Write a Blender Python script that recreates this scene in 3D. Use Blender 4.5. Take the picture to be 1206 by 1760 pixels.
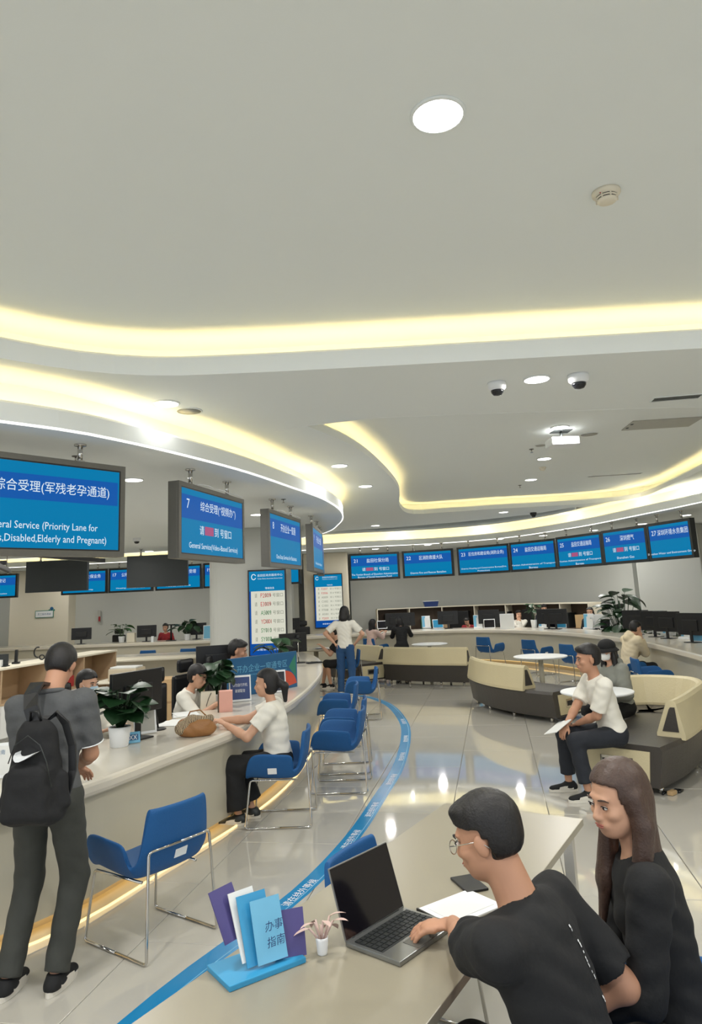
import bpy, bmesh, math, random
import numpy as np
from mathutils import Vector, Matrix
from mathutils.geometry import tessellate_polygon
random.seed(5)
for o in list(bpy.data.objects): bpy.data.objects.remove(o)
S = bpy.context.scene
COL = S.collection
# ------------------------------------------------------------------ camera, world, exposure
FPX, ROLL, HORZ, CAMH = 1200.0, 0.045, 1025.0, 1.85
_cr, _sr = math.cos(ROLL), math.sin(ROLL)
_pit = math.atan((HORZ-801)*_cr/FPX)
_F = np.array([0, math.cos(_pit), math.sin(_pit)]); _U0 = np.array([0, -math.sin(_pit), math.cos(_pit)]); _R0 = np.array([1., 0, 0])
_UC = _U0*_cr+_R0*_sr; _RC = _R0*_cr-_U0*_sr
def ray(x, y): return _F+_RC*(x-603)/FPX-_UC*(y-801)/FPX
def P(x, y, z):
    d = ray(x, y); return np.array([0, 0, CAMH])+d*(z-CAMH)/d[2]
def D(x, y, dist):
    d = ray(x, y); return np.array([0, 0, CAMH])+d*dist/d[1]
cam = bpy.data.objects.new('camera', bpy.data.cameras.new('camera')); COL.objects.link(cam)
cam.data.sensor_fit = 'VERTICAL'; cam.data.sensor_height = 36; cam.data.sensor_width = 36*1206/1760
cam.data.lens = FPX/1760*36; cam.data.shift_y = -(880-801)/1760; cam.data.clip_start = 0.05
m = Matrix(((_RC[0], _UC[0], -_F[0], 0), (_RC[1], _UC[1], -_F[1], 0), (_RC[2], _UC[2], -_F[2], CAMH), (0, 0, 0, 1)))
cam.matrix_world = m; S.camera = cam
w = bpy.data.worlds.new('world'); S.world = w; w.use_nodes = True
WB = w.node_tree.nodes['Background']; WB.inputs[0].default_value = (0.86, 0.92, 1.0, 1); WB.inputs[1].default_value = 0.95
S.view_settings.view_transform = 'Standard'; S.view_settings.look = 'None'
S.view_settings.exposure = 0.28; S.view_settings.gamma = 1.0; S.view_settings.use_curve_mapping = False
DOWN_W = 27.0      # watts of each ceiling downlight
COVE_E = 10.0       # emission of the warm cove strips
# ------------------------------------------------------------------ helpers
def lin(c):
    return tuple(((v/255)/12.92 if v/255 <= .04045 else ((v/255+.055)/1.055)**2.4) for v in c)
MATS = {}
def mat(name, rgb, rough=.5, metal=0., emit=0., noise=None, bump=0, alpha=1., coat=0., spec=None):
    if name in MATS: return MATS[name]
    mt = bpy.data.materials.new(name); mt.use_nodes = True; nt = mt.node_tree; b = nt.nodes['Principled BSDF']
    c = lin(rgb)+(1,)
    b.inputs['Base Color'].default_value = c; b.inputs['Roughness'].default_value = rough; b.inputs['Metallic'].default_value = metal
    if spec is not None: b.inputs['Specular IOR Level'].default_value = spec
    if coat: b.inputs['Coat Weight'].default_value = coat; b.inputs['Coat Roughness'].default_value = .05
    if emit:
        b.inputs['Emission Color'].default_value = c; b.inputs['Emission Strength'].default_value = emit
        b.inputs['Base Color'].default_value = (0, 0, 0, 1); b.inputs['Specular IOR Level'].default_value = .08
    if alpha < 1: b.inputs['Alpha'].default_value = alpha
    tc = nt.nodes.new('ShaderNodeTexCoord')
    if noise:
        sc, amt = noise
        n = nt.nodes.new('ShaderNodeTexNoise'); n.inputs['Scale'].default_value = sc; n.inputs['Detail'].default_value = 3
        r = nt.nodes.new('ShaderNodeMapRange'); r.inputs[3].default_value = 1-amt; r.inputs[4].default_value = 1+amt
        mx = nt.nodes.new('ShaderNodeVectorMath'); mx.operation = 'SCALE'; mx.inputs[0].default_value = c[:3]
        nt.links.new(tc.outputs['Object'], n.inputs['Vector']); nt.links.new(n.outputs['Fac'], r.inputs[0])
        nt.links.new(r.outputs[0], mx.inputs['Scale']); nt.links.new(mx.outputs[0], b.inputs['Base Color'])
    if bump:
        n = nt.nodes.new('ShaderNodeTexNoise'); n.inputs['Scale'].default_value = bump; n.inputs['Detail'].default_value = 4
        bp = nt.nodes.new('ShaderNodeBump'); bp.inputs['Strength'].default_value = .25; bp.inputs['Distance'].default_value = .01
        nt.links.new(tc.outputs['Object'], n.inputs['Vector']); nt.links.new(n.outputs['Fac'], bp.inputs['Height']); nt.links.new(bp.outputs[0], b.inputs['Normal'])
    MATS[name] = mt; return mt
M_CEIL = mat('ceiling_paint', (234, 239, 238), .9, noise=(.7, .012))
M_WALL = mat('grey_wall_paint', (190, 192, 186), .8, noise=(.8, .02))
M_CREAM = mat('cream_paint_and_warm_light', (226, 219, 200), .8, noise=(.8, .02))
M_TILE = mat('polished_floor_tile', (192, 189, 180), .045, noise=(1.3, .04), coat=.4)
M_GROUT = mat('tile_grout', (120, 114, 104), .6, noise=(9, .1))
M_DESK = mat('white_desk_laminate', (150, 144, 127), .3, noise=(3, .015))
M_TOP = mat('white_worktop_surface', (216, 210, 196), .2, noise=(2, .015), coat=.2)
M_WHITE = mat('white_solid_surface', (190, 185, 167), .22, noise=(2, .015), coat=.2)
M_PLINTH = mat('warm_plinth', (214, 196, 158), .5, noise=(3, .04))
M_WARM = mat('warm_cove_led', (255, 223, 154), emit=COVE_E)
M_WARM3 = mat('warm_floor_led_far', (255, 214, 140), emit=.9)
M_WARM2 = mat('warm_floor_led', (255, 218, 150), emit=1.7)
M_LED = mat('white_led_line', (255, 252, 244), emit=2.0)
M_LAMP = mat('white_lamp_lens', (255, 253, 248), emit=7.0)
M_STEEL = mat('brushed_steel', (104, 103, 97), .45, .4, noise=(30, .06))
M_CHROME = mat('chrome', (205, 203, 198), .12, 1.0, noise=(8, .02))
M_BLACK = mat('black_plastic', (24, 25, 27), .4, noise=(20, .05))
M_DGREY = mat('dark_grey_metal', (52, 56, 56), .45, .3, noise=(10, .05))
M_BLUE = mat('blue_upholstery', (12, 84, 144), .62, noise=(60, .06), bump=220)
M_TAPE = mat('blue_floor_tape', (24, 132, 190), .25, noise=(4, .05))
M_PRINT = mat('white_print', (235, 238, 240), .5, noise=(20, .01))
M_TAPEP = mat('pale_blue_print', (110, 180, 215), .4, noise=(20, .05))
M_SCR = mat('screen_blue', (2, 134, 190), emit=.66)
M_SCR2 = mat('screen_band_blue', (24, 98, 186), emit=.66)
M_SCRT = mat('screen_text_white', (225, 240, 248), emit=.8)
M_SCRR = mat('screen_block_rose', (190, 96, 140), emit=.62)
M_PAGE = mat('screen_page_white', (232, 232, 214), emit=.68)
M_TRED = mat('screen_text_red', (214, 60, 66), emit=.65)
M_TGRN = mat('screen_text_green', (40, 140, 80), emit=.65)
M_TGRY = mat('screen_text_grey', (140, 146, 130), emit=.55)
M_SCRD = mat('screen_deep_blue', (8, 84, 176), emit=.62)
M_SOFAC = mat('cream_leather', (214, 202, 165), .42, noise=(5, .03), bump=60)
M_SOFAD = mat('charcoal_leather', (66, 62, 58), .42, noise=(5, .06), bump=60)
M_SKIN = mat('skin', (206, 160, 132), .55, noise=(14, .04))
M_SKIN2 = mat('skin_tanned', (190, 142, 114), .55, noise=(14, .05))
M_LIP = mat('lip', (176, 106, 94), .45, noise=(30, .04))
M_EYEW = mat('eye_white', (215, 210, 205), .3, noise=(30, .02))
M_EYED = mat('eye_dark', (28, 18, 14), .2, noise=(30, .02))
M_HAIR = mat('black_hair', (22, 20, 21), .5, noise=(90, .3), bump=160)
M_HAIRB = mat('brown_hair', (72, 54, 46), .45, noise=(70, .3), bump=140)
M_BLKC = mat('black_cloth', (24, 25, 27), .85, noise=(30, .08), bump=30)
M_NAVY = mat('dark_navy_cloth', (34, 38, 46), .85, noise=(30, .08), bump=30)
M_GREYC = mat('grey_polo_cloth', (86, 88, 90), .85, noise=(60, .08), bump=30)
M_TROU = mat('dark_olive_grey_cloth', (60, 62, 58), .85, noise=(30, .08), bump=25)
M_WHTC = mat('white_cotton', (232, 229, 218), .85, noise=(12, .02), bump=22)
M_JEAN = mat('blue_denim', (40, 78, 122), .85, noise=(80, .1), bump=60)
M_PINKC = mat('pale_pink_cloth', (204, 178, 170), .85, noise=(20, .04))
M_CRMC = mat('cream_fleece', (222, 208, 178), .9, noise=(20, .05), bump=40)
M_HOODG = mat('grey_fleece', (140, 142, 134), .9, noise=(20, .05), bump=40)
M_REDC = mat('red_checked_cloth', (158, 48, 54), .85, noise=(40, .25))
M_MASKB = mat('pale_blue_mask', (168, 196, 214), .8, noise=(30, .03))
M_MASKW = mat('white_mask', (234, 234, 230), .8, noise=(30, .02))
M_SHOEW = mat('shoe_white', (220, 216, 205), .5, noise=(30, .03))
M_WOOD = mat('pale_oak', (186, 160, 128), .55, noise=(6, .08))
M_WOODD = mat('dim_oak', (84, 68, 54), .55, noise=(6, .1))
M_LEAF = mat('dark_leaf', (30, 62, 34), .4, noise=(18, .25))
M_LEAFM = mat('mid_leaf', (62, 98, 52), .4, noise=(18, .2))
M_SOIL = mat('soil', (60, 44, 32), .9, noise=(40, .2))
M_PAPER = mat('paper', (226, 228, 226), .7, noise=(6, .02))
M_PINK = mat('pink_card', (226, 170, 156), .6, noise=(8, .03))
M_BOARD = mat('blue_board', (36, 96, 142), .45, noise=(2, .05))
M_NAVYP = mat('navy_panel', (44, 66, 122), .4, noise=(8, .04))
M_CARDB = mat('kraft_board', (190, 160, 118), .7, noise=(8, .05))
M_BEIGE = mat('beige_plastic', (196, 184, 160), .5, noise=(8, .03))
M_REDB = mat('red_paper', (176, 52, 52), .6, noise=(8, .05))
M_BROWN = mat('tan_leather', (150, 104, 58), .5, noise=(12, .1), bump=60)
M_LAPG = mat('laptop_silver', (150, 152, 152), .3, .8, noise=(10, .02))
M_LAPS = mat('laptop_dark_glass', (22, 20, 26), .08, noise=(3, .2))
M_KEY = mat('laptop_key', (26, 30, 32), .5, noise=(20, .05))
M_GLASSD = mat('smoked_dome', (28, 30, 34), .08, noise=(6, .1))
M_VENT = mat('vent_grey', (176, 176, 168), .6, noise=(10, .04))
M_PURP = mat('purple_card', (76, 70, 128), .5, noise=(8, .05))
M_TURQ = mat('turquoise_card', (54, 150, 198), .4, noise=(8, .05))
M_RED = mat('orange_red_print', (206, 84, 62), .5, noise=(8, .05))
M_GREEN = mat('green_print', (56, 132, 108), .5, noise=(8, .05))

def tag(o, label=None, cat=None, group=None, kind=None):
    if label: o['label'] = label
    if cat: o['category'] = cat
    if group: o['group'] = group
    if kind: o['kind'] = kind
    return o
def empty(name, loc=(0, 0, 0), rz=0., label=None, cat=None, group=None):
    o = bpy.data.objects.new(name, None); COL.objects.link(o); o.location = loc; o.rotation_euler = (0, 0, rz)
    o.empty_display_size = .1
    return tag(o, label, cat, group)
def link(name, me, mt=None, parent=None, smooth=False, loc=None, rot=None):
    if mt is not None and not me.materials: me.materials.append(mt)
    if smooth:
        me.polygons.foreach_set('use_smooth', [True]*len(me.polygons))
    o = bpy.data.objects.new(name, me); COL.objects.link(o)
    if parent: o.parent = parent
    if loc is not None: o.location = loc
    if rot is not None: o.rotation_euler = rot
    return o
def mesh(name, vs, fs):
    me = bpy.data.meshes.new(name); me.from_pydata([tuple(v) for v in vs], [], fs); me.update(); return me
class B:
    """collects shapes into one mesh"""
    def __init__(s): s.v = []; s.f = []
    def add(s, vs, fs):
        n = len(s.v); s.v += [tuple(v) for v in vs]; s.f += [tuple(i+n for i in f) for f in fs]; return s
    def box(s, c, d, rz=0, bev=0, rot=None):
        bm = bmesh.new(); bmesh.ops.create_cube(bm, size=1)
        bmesh.ops.scale(bm, vec=d, verts=bm.verts)
        if bev: bmesh.ops.bevel(bm, geom=bm.edges[:], offset=bev, segments=2, affect='EDGES', profile=.6)
        mt = Matrix.Translation(c) @ (rot.to_4x4() if rot is not None else Matrix.Rotation(rz, 4, 'Z'))
        bm.transform(mt); bm.verts.index_update()
        s.add([v.co[:] for v in bm.verts], [[v.index for v in f.verts] for f in bm.faces]); bm.free(); return s
    def cyl(s, c, r, h, n=24, r2=None, axis='z'):
        r2 = r if r2 is None else r2
        vs = []; 
        for k, (rr, zz) in enumerate(((r, -h/2), (r2, h/2))):
            for i in range(n):
                a = 2*math.pi*i/n; p = (rr*math.cos(a), rr*math.sin(a), zz)
                if axis == 'y': p = (p[0], p[2], p[1])
                if axis == 'x': p = (p[2], p[0], p[1])
                vs.append((c[0]+p[0], c[1]+p[1], c[2]+p[2]))
        fs = [(i, (i+1) % n, n+(i+1) % n, n+i) for i in range(n)]+[tuple(range(n-1, -1, -1)), tuple(range(n, 2*n))]
        return s.add(vs, fs)
    def lathe(s, c, prof, n=24):
        vs = []; fs = []
        for r, z in prof:
            for i in range(n):
                a = 2*math.pi*i/n; vs.append((c[0]+r*math.cos(a), c[1]+r*math.sin(a), c[2]+z))
        for k in range(len(prof)-1):
            for i in range(n): fs.append((k*n+i, k*n+(i+1) % n, (k+1)*n+(i+1) % n, (k+1)*n+i))
        fs.append(tuple(range(n-1, -1, -1))); fs.append(tuple((len(prof)-1)*n+i for i in range(n)))
        return s.add(vs, fs)
    def tube(s, pts, r, n=8, closed=False):
        pts = [Vector(p) for p in pts]; m_ = len(pts); vs = []; fs = []; up = None
        for i, p in enumerate(pts):
            a = pts[i-1] if (i > 0 or closed) else p; b = pts[(i+1) % m_] if (i < m_-1 or closed) else p
            t = (b-a).normalized()
            if up is None: up = t.orthogonal().normalized()
            up = (up-t*up.dot(t)).normalized(); sd = t.cross(up)
            rr = r[i] if isinstance(r, (list, tuple)) else r
            for k in range(n):
                an = 2*math.pi*k/n; vs.append(p+(up*math.cos(an)+sd*math.sin(an))*rr)
        for i in range(m_-1+(1 if closed else 0)):
            for k in range(n):
                i2 = (i+1) % m_; fs.append((i*n+k, i*n+(k+1) % n, i2*n+(k+1) % n, i2*n+k))
        if not closed: fs += [tuple(range(n-1, -1, -1)), tuple((m_-1)*n+k for k in range(n))]
        return s.add(vs, fs)
    def ell(s, c, r, n=14, rot=None):
        vs = []; fs = []; m_ = n//2
        for j in range(1, m_):
            for i in range(n):
                a = 2*math.pi*i/n; b = math.pi*j/m_
                v = Vector((r[0]*math.sin(b)*math.cos(a), r[1]*math.sin(b)*math.sin(a), r[2]*math.cos(b)))
                if rot is not None: v = rot @ v
                vs.append(v+Vector(c))
        t = Vector((0, 0, r[2])); 
        if rot is not None: t = rot @ t
        vs += [Vector(c)+t, Vector(c)-t]; T = len(vs)-2
        for j in range(m_-2):
            for i in range(n): fs.append((j*n+i, (j+1)*n+i, (j+1)*n+(i+1) % n, j*n+(i+1) % n))
        for i in range(n): fs.append((T, i, (i+1) % n)); fs.append((T+1, (m_-2)*n+(i+1) % n, (m_-2)*n+i))
        return s.add(vs, fs)
    def build(s, name, mt, parent=None, smooth=False, loc=None, rot=None):
        return link(name, mesh(name, s.v, s.f), mt, parent, smooth, loc, rot)
def curve(pts, step=.25):
    """Catmull-Rom through plan points, evenly resampled"""
    p = [np.array(q, float) for q in pts]; p = [2*p[0]-p[1]]+p+[2*p[-1]-p[-2]]; out = []
    for i in range(1, len(p)-2):
        for t in np.linspace(0, 1, 24, endpoint=False):
            out.append(.5*((2*p[i])+(-p[i-1]+p[i+1])*t+(2*p[i-1]-5*p[i]+4*p[i+1]-p[i+2])*t*t+(-p[i-1]+3*p[i]-3*p[i+1]+p[i+2])*t**3))
    out.append(p[-2]); out = np.array(out)
    s_ = np.r_[0, np.cumsum(np.linalg.norm(np.diff(out, axis=0), axis=1))]; n = max(2, int(s_[-1]/step)+1)
    q = np.linspace(0, s_[-1], n)
    return np.stack([np.interp(q, s_, out[:, k]) for k in range(out.shape[1])], 1)
def offs(path, u):
    t = np.gradient(path, axis=0); t /= np.linalg.norm(t, axis=1)[:, None]+1e-9
    return path+np.stack([-t[:, 1], t[:, 0]], 1)*u
def sweep(name, path, prof, mt, parent=None, closed=True, smooth=False):
    """prof: list of (offset to the left, z)"""
    rings = [offs(path, u) for u, z in prof]; n = len(prof); m_ = len(path); vs = []; fs = []
    for i in range(m_):
        for k in range(n): vs.append((rings[k][i][0], rings[k][i][1], prof[k][1]))
    for i in range(m_-1):
        for k in range(n if closed else n-1):
            k2 = (k+1) % n; fs.append((i*n+k, i*n+k2, (i+1)*n+k2, (i+1)*n+k))
    if closed: fs += [tuple(range(n-1, -1, -1)), tuple((m_-1)*n+k for k in range(n))]
    o = link(name, mesh(name, vs, fs), mt, parent)
    bm = bmesh.new(); bm.from_mesh(o.data); bmesh.ops.recalc_face_normals(bm, faces=bm.faces)
    if smooth:
        for f in bm.faces: f.smooth = True
    bm.to_mesh(o.data); bm.free()
    return o
def slab(name, outer, holes, z0, z1, mt, parent=None):
    loops = [[Vector((x, y, 0)) for x, y in outer]]+[[Vector((x, y, 0)) for x, y in h] for h in holes]
    tris = tessellate_polygon(loops); flat = [v for l in loops for v in l]; n = len(flat)
    vs = [(v.x, v.y, z0) for v in flat]+[(v.x, v.y, z1) for v in flat]
    fs = [tuple(t) for t in tris]+[tuple(i+n for i in reversed(t)) for t in tris]
    b = 0
    for l in loops:
        k = len(l)
        for i in range(k): fs.append((b+i, b+(i+1) % k, b+(i+1) % k+n, b+i+n))
        b += k
    o = link(name, mesh(name, vs, fs), mt, parent)
    bm = bmesh.new(); bm.from_mesh(o.data); bmesh.ops.recalc_face_normals(bm, faces=bm.faces); bm.to_mesh(o.data); bm.free()
    return o
def struct(o, name=None):
    o['kind'] = 'structure'; return o
def text_mesh(body, mt, height=.1, width=None, align='CENTER'):
    cu = bpy.data.curves.new('lettering', 'FONT'); cu.body = body; cu.size = 1; cu.resolution_u = 2
    ob = bpy.data.objects.new('tmp', cu); COL.objects.link(ob)
    dg = bpy.context.evaluated_depsgraph_get(); me = bpy.data.meshes.new_from_object(ob.evaluated_get(dg))
    bpy.data.objects.remove(ob)
    n = len(me.vertices)
    if n == 0: return None
    co = np.empty(n*3); me.vertices.foreach_get('co', co); co = co.reshape(-1, 3)
    x0, x1 = co[:, 0].min(), co[:, 0].max(); y0, y1 = co[:, 1].min(), co[:, 1].max()
    sy = height/(y1-y0); sx = sy if width is None else width/(x1-x0)
    if width is None and align == 'FIT': sx = sy
    co[:, 0] = (co[:, 0]-(x0+x1)/2)*sx; co[:, 1] = (co[:, 1]-(y0+y1)/2)*sy
    if align == 'LEFT': co[:, 0] += (x1-x0)/2*sx
    co2 = np.stack([co[:, 0], np.zeros(n), co[:, 1]], 1)     # stands in the xz plane, read from -y
    me.vertices.foreach_set('co', co2.ravel()); me.update(); me.materials.clear(); me.materials.append(mt)
    return me
def text(body, mt, parent, x, z, y, height, width=None, align='CENTER', name='lettering', rot=None):
    me = text_mesh(body, mt, height, width, align)
    if me is None: return
    return link(name, me, None, parent, loc=(x, y, z), rot=rot)
def copy_tree(o, parent=None):
    c = o.copy(); COL.objects.link(c)
    if parent is not None: c.parent = parent
    for ch in KIDS(o): copy_tree(ch, c)
    return c
def KIDS(o): return [x for x in COL.objects if x.parent == o]
def area(loc, size, watts, color, shape='DISK', rot=(0, 0, 0), sy=None, parent=None):
    l = bpy.data.lights.new('lamp_light', 'AREA'); l.shape = shape; l.size = size
    if sy: l.size_y = sy
    l.energy = watts; l.color = color
    o = bpy.data.objects.new('lamp_light', l); COL.objects.link(o); o.location = loc; o.rotation_euler = rot
    if parent: o.parent = parent
    return o
# ------------------------------------------------------------------ plan curves (metres)
C1 = curve([(-9.5, -2.4), (-6, .9), (-4.2, 2.7), (-3.05, 4.0), (-2.2, 4.85), (-1.56, 5.17), (-.88, 5.22), (0, 5.21), (1.37, 5.17), (2.74, 5.12), (6, 5.0), (9, 4.8)])
ISL = curve([(-8.8, .2), (-6, 2.2), (-4.2, 3.4), (-2.52, 4.88), (-1.92, 5.61), (-1.22, 7.07), (-.75, 8.5), (-.38, 9.8), (-.18, 11.4), (-.27, 13.08), (-.73, 15.09), (-2.2, 16.9), (-4.4, 17.9), (-8, 18.2), (-13.5, 18.4)])
RING = curve([(-13.5, 22.0), (-8, 21.8), (-4.5, 21.1), (-2, 20.2), (.18, 19.85), (2.15, 19.75), (3.5, 19.2), (4.4, 18.2), (5.28, 16.18), (5.78, 14.01), (6.15, 12.0), (6.5, 8.5), (7.4, 6.3), (9.0, 5.3)])
RLIP = curve([(-.44, 7.02), (0, 8.02), (.4, 9.54), (.78, 11.67), (.95, 14.1), (1.3, 15.5), (2.1, 15.5), (3.1, 15.3), (4.95, 15.1), (5.9, 14.5), (5.85, 12.8), (5.55, 10.5), (5.2, 8.6)])
RNEAR = curve([(5.2, 8.6), (4.6, 7.4), (3.6, 7.0), (2.2, 6.9), (1.0, 6.85), (.2, 6.85), (-.44, 7.02)])
SFAR = curve([(-.72, 19.0), (1.45, 19.15), (3.3, 18.6), (4.5, 17.2), (5.0, 15.7)])
SNEAR = curve([(5.0, 15.7), (4.1, 16.9), (2.9, 17.8), (1.3, 18.45), (-.72, 19.0)])
CFRONT = curve([(-3.2, 3.2), (-2.35, 3.92), (-1.78, 4.55), (-1.41, 5.49), (-1.04, 6.48), (-.75, 7.78), (-.59, 9.88), (-.61, 11.5), (-.78, 13.2), (-1.2, 14.7), (-2.2, 15.9), (-4, 16.3), (-8, 16.4), (-12.5, 16.4)])
CFAR = curve([(-13.2, 20.2), (-8, 20.0), (-4.2, 19.5), (-2.2, 19.3), (-.3, 19.4), (1.1, 19.5), (2.4, 19.3), (3.6, 18.3), (4.4, 16.8), (4.85, 15.0), (4.98, 12.8), (4.75, 10.6), (4.6, 9.2), (4.7, 7.5)])
WALLR = curve([(-.2, 23.2), (2.6, 23.3), (4.9, 22.4), (6.4, 20.6), (7.15, 18.3)])
# ------------------------------------------------------------------ large structure
CEIL_A, CEIL_B, CEIL_R, SOF = 3.95, 3.60, 3.85, 3.20
# floor
fl = empty('floor'); fl['kind'] = 'structure'
B().box((-2, 10, -.06), (26, 34, .1)).build('grout_bed', M_GROUT, fl)
th = math.radians(-10.8); ux = np.array([math.cos(th), math.sin(th)]); uy = np.array([-math.sin(th), math.cos(th)])
TW, TL = .8, 1.6; o0 = np.array([.37+.02, 8.9])
def tile_shape(b, cx, cy, ang):
    c, s_ = math.cos(ang), math.sin(ang); a, l, ch = TW/2-.0022, TL/2-.0022, .003; vs = []
    for (dx, dy, z) in [(-a, -l, -ch), (a, -l, -ch), (a, l, -ch), (-a, l, -ch), (-a+ch, -l+ch, 0), (a-ch, -l+ch, 0), (a-ch, l-ch, 0), (-a+ch, l-ch, 0), (-a, -l, -.012), (a, -l, -.012), (a, l, -.012), (-a, l, -.012)]:
        vs.append((cx+dx*c-dy*s_, cy+dx*s_+dy*c, z))
    fs = [(4, 5, 6, 7)]+[(i, (i+1) % 4, 4+(i+1) % 4, 4+i) for i in range(4)]+[(8+i, 8+(i+1) % 4, (i+1) % 4, i) for i in range(4)]
    b.add(vs, fs)
tb = B(); tile_shape(tb, 0, 0, 0); tme = mesh('tile', tb.v, tb.f); tme.materials.append(M_TILE)
rest = B(); cand = []
for i in range(-22, 18):
    for j in range(-10, 14):
        q = o0+ux*(i+.5)*TW+uy*(j+(.5 if i % 2 else 0))*TL
        if not (-14 < q[0] < 10 and -5 < q[1] < 26): continue
        vis = q[1] > 3.2 and abs(q[0]) < .56*q[1]+1
        cand.append((0 if vis else 1, math.hypot(q[0], q[1]), q))
cand.sort(key=lambda t: (t[0], t[1]))
for n, (a, b_, q) in enumerate(cand):
    if n < 230:
        link('tile', tme, None, fl, loc=(q[0], q[1], 0), rot=(0, 0, th))
    else: tile_shape(rest, q[0], q[1], th)
rest.build('tile_field', M_TILE, fl)['kind'] = 'stuff'
# raised ceiling near the camera
o = slab('ceiling', [(-13.9, -4.5), (9.6, -4.5)]+[tuple(q) for q in offs(C1, .42)[::-1]]+[(-13.9, 2)], [], CEIL_A, CEIL_A+.06, M_CEIL); struct(o)
# main plane with two recesses
outer = [tuple(q) for q in C1]+[(9.6, 4.8), (9.6, 26), (-13.9, 26), (-13.9, -2.4)]
hR = [tuple(q) for q in RLIP]+[tuple(q) for q in RNEAR[1:-1]]
hS = [tuple(q) for q in SFAR]+[tuple(q) for q in SNEAR[1:-1]]
struct(slab('ceiling', outer, [hR, hS], CEIL_B, CEIL_B+.05, M_CEIL))
rex = [tuple(q) for q in offs(RLIP, .4)]+[tuple(q) for q in offs(RNEAR, .12)]
struct(slab('ceiling', rex, [], CEIL_R, CEIL_R+.05, M_CEIL))
sex = [tuple(q) for q in offs(SFAR, .25)]+[tuple(q) for q in offs(SNEAR, .2)]
struct(slab('ceiling', sex, [], CEIL_B+.16, CEIL_B+.2, M_CEIL))
def cove(tn, path, zb, zl, zt, wd=.36, thick=.035, shelf=.05, light=M_WARM, label='', led=True, lw=.05):
    """fascia with a lip, a shelf behind it, a closing wall, and the light strip on the shelf"""
    o = sweep('trim_%d' % tn, path, [(-.007, zb), (-.007, zl-.02), (thick*.2, zl), (thick, zl), (thick, zb+shelf), (wd, zb+shelf), (wd, zt), (wd+.03, zt), (wd+.03, zb)], M_CEIL); struct(o)
    if led:
        l = sweep('cove_light', path, [(thick+.03, zb+shelf+.005), (thick+.03+lw, zb+shelf+.005), (thick+.03+lw, zb+shelf+.022), (thick+.03, zb+shelf+.022)], light)
        tag(l, label, 'light strip')
cove(1, C1, CEIL_B-.002, 3.76, CEIL_A, .40, label='warm light strip along the long cove of the highest ceiling, nearest the viewer')
cove(2, RLIP, CEIL_B-.002, 3.70, CEIL_R, .34, shelf=.03, label='warm light strip in the crescent cove around the projector ceiling')
sweep('trim_3', RNEAR, [(0, CEIL_B-.002), (0, CEIL_R), (.03, CEIL_R), (.03, CEIL_B-.002)], M_CEIL)['kind'] = 'structure'
sweep('trim_4', SFAR, [(0, CEIL_B-.05), (0, CEIL_B+.06), (.03, CEIL_B+.06), (.03, CEIL_B+.02), (.2, CEIL_B+.02), (.2, CEIL_B+.16), (.23, CEIL_B+.16), (.23, CEIL_B-.0), (.04, CEIL_B-.0), (.04, CEIL_B-.05)], M_CEIL)['kind'] = 'structure'
sweep('trim_5', SNEAR, [(0, CEIL_B-.002), (0, CEIL_B+.16), (.03, CEIL_B+.16), (.03, CEIL_B-.002)], M_CEIL)['kind'] = 'structure'
tag(sweep('cove_light', SFAR, [(.05, CEIL_B+.025), (.09, CEIL_B+.025), (.09, CEIL_B+.04), (.05, CEIL_B+.04)], M_WARM), 'warm light strip in the slim crescent recess above the far counter screens', 'light strip')
# island canopy
isl_out = [tuple(q) for q in ISL]+[(-13.5, .2)]
struct(slab('ceiling', isl_out, [], SOF, SOF+.05, M_CEIL))
cove(6, ISL, SOF+.001, 3.37, CEIL_B, .34, label='warm light strip on top of the canopy over the near counter')
tag(sweep('led_line', ISL, [(-.008, SOF-.003), (.010, SOF-.003), (.010, SOF+.012), (-.008, SOF+.012)], M_LED), 'thin white light line along the canopy edge over the near counter', 'light strip')
# ring canopy over the far counter
ring_out = [tuple(q) for q in RING]+[(9.6, 5.3), (9.6, 26), (-13.9, 26), (-13.9, 22)]
struct(slab('ceiling', ring_out, [], SOF, SOF+.05, M_CEIL))
cove(7, RING, SOF+.001, 3.37, CEIL_B, .34, label='warm light strip on top of the canopy over the far counter')
tag(sweep('led_line', RING, [(-.008, SOF-.003), (.010, SOF-.003), (.010, SOF+.012), (-.008, SOF+.012)], M_LED), 'thin white light line along the canopy edge over the far counter', 'light strip')
# walls
def wall(name, path, mt=M_WALL, z=SOF, th_=.15):
    return struct(sweep(name, path, [(0, 0), (0, z), (th_, z), (th_, 0)], mt))
wall('wall_back', np.array([(-13.8, 24.8), (-11.7, 24.8)]))
wall('wall_back', np.array([(-9.9, 24.6), (-6, 24.6), (-2.0, 24.3)]))
wall('wall_right', WALLR)
wall('wall_back', np.array([(-13.8, 25.1), (9.5, 25.1)]))
wall('wall_back', np.array([(-2.1, 24.3), (-1.95, 22.0)]), M_WALL)
struct(B().box((-10.75, 24.35, 1.6), (2.0, .7, 3.2), bev=.03).build('wall_pillar', M_CREAM))
struct(B().box((-.92, 22.1, 1.6), (1.36, .9, 3.2), bev=.04).build('wall_pillar', M_CREAM))  # cream tint here is warm light painted into the pillar's colour
struct(B().box((8.05, 17.7, 1.6), (1.5, 1.6, 3.2), rz=-.7, bev=.03).build('wall_pillar', M_WALL))
wall('wall_right', np.array([(8.6, 17.6), (9.4, 14), (9.5, 5), (9.5, -4.5)]), M_CREAM, 3.95)
wall('wall_left', np.array([(-13.8, -4.5), (-13.8, 24.9)]), M_WALL, 3.95)
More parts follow.
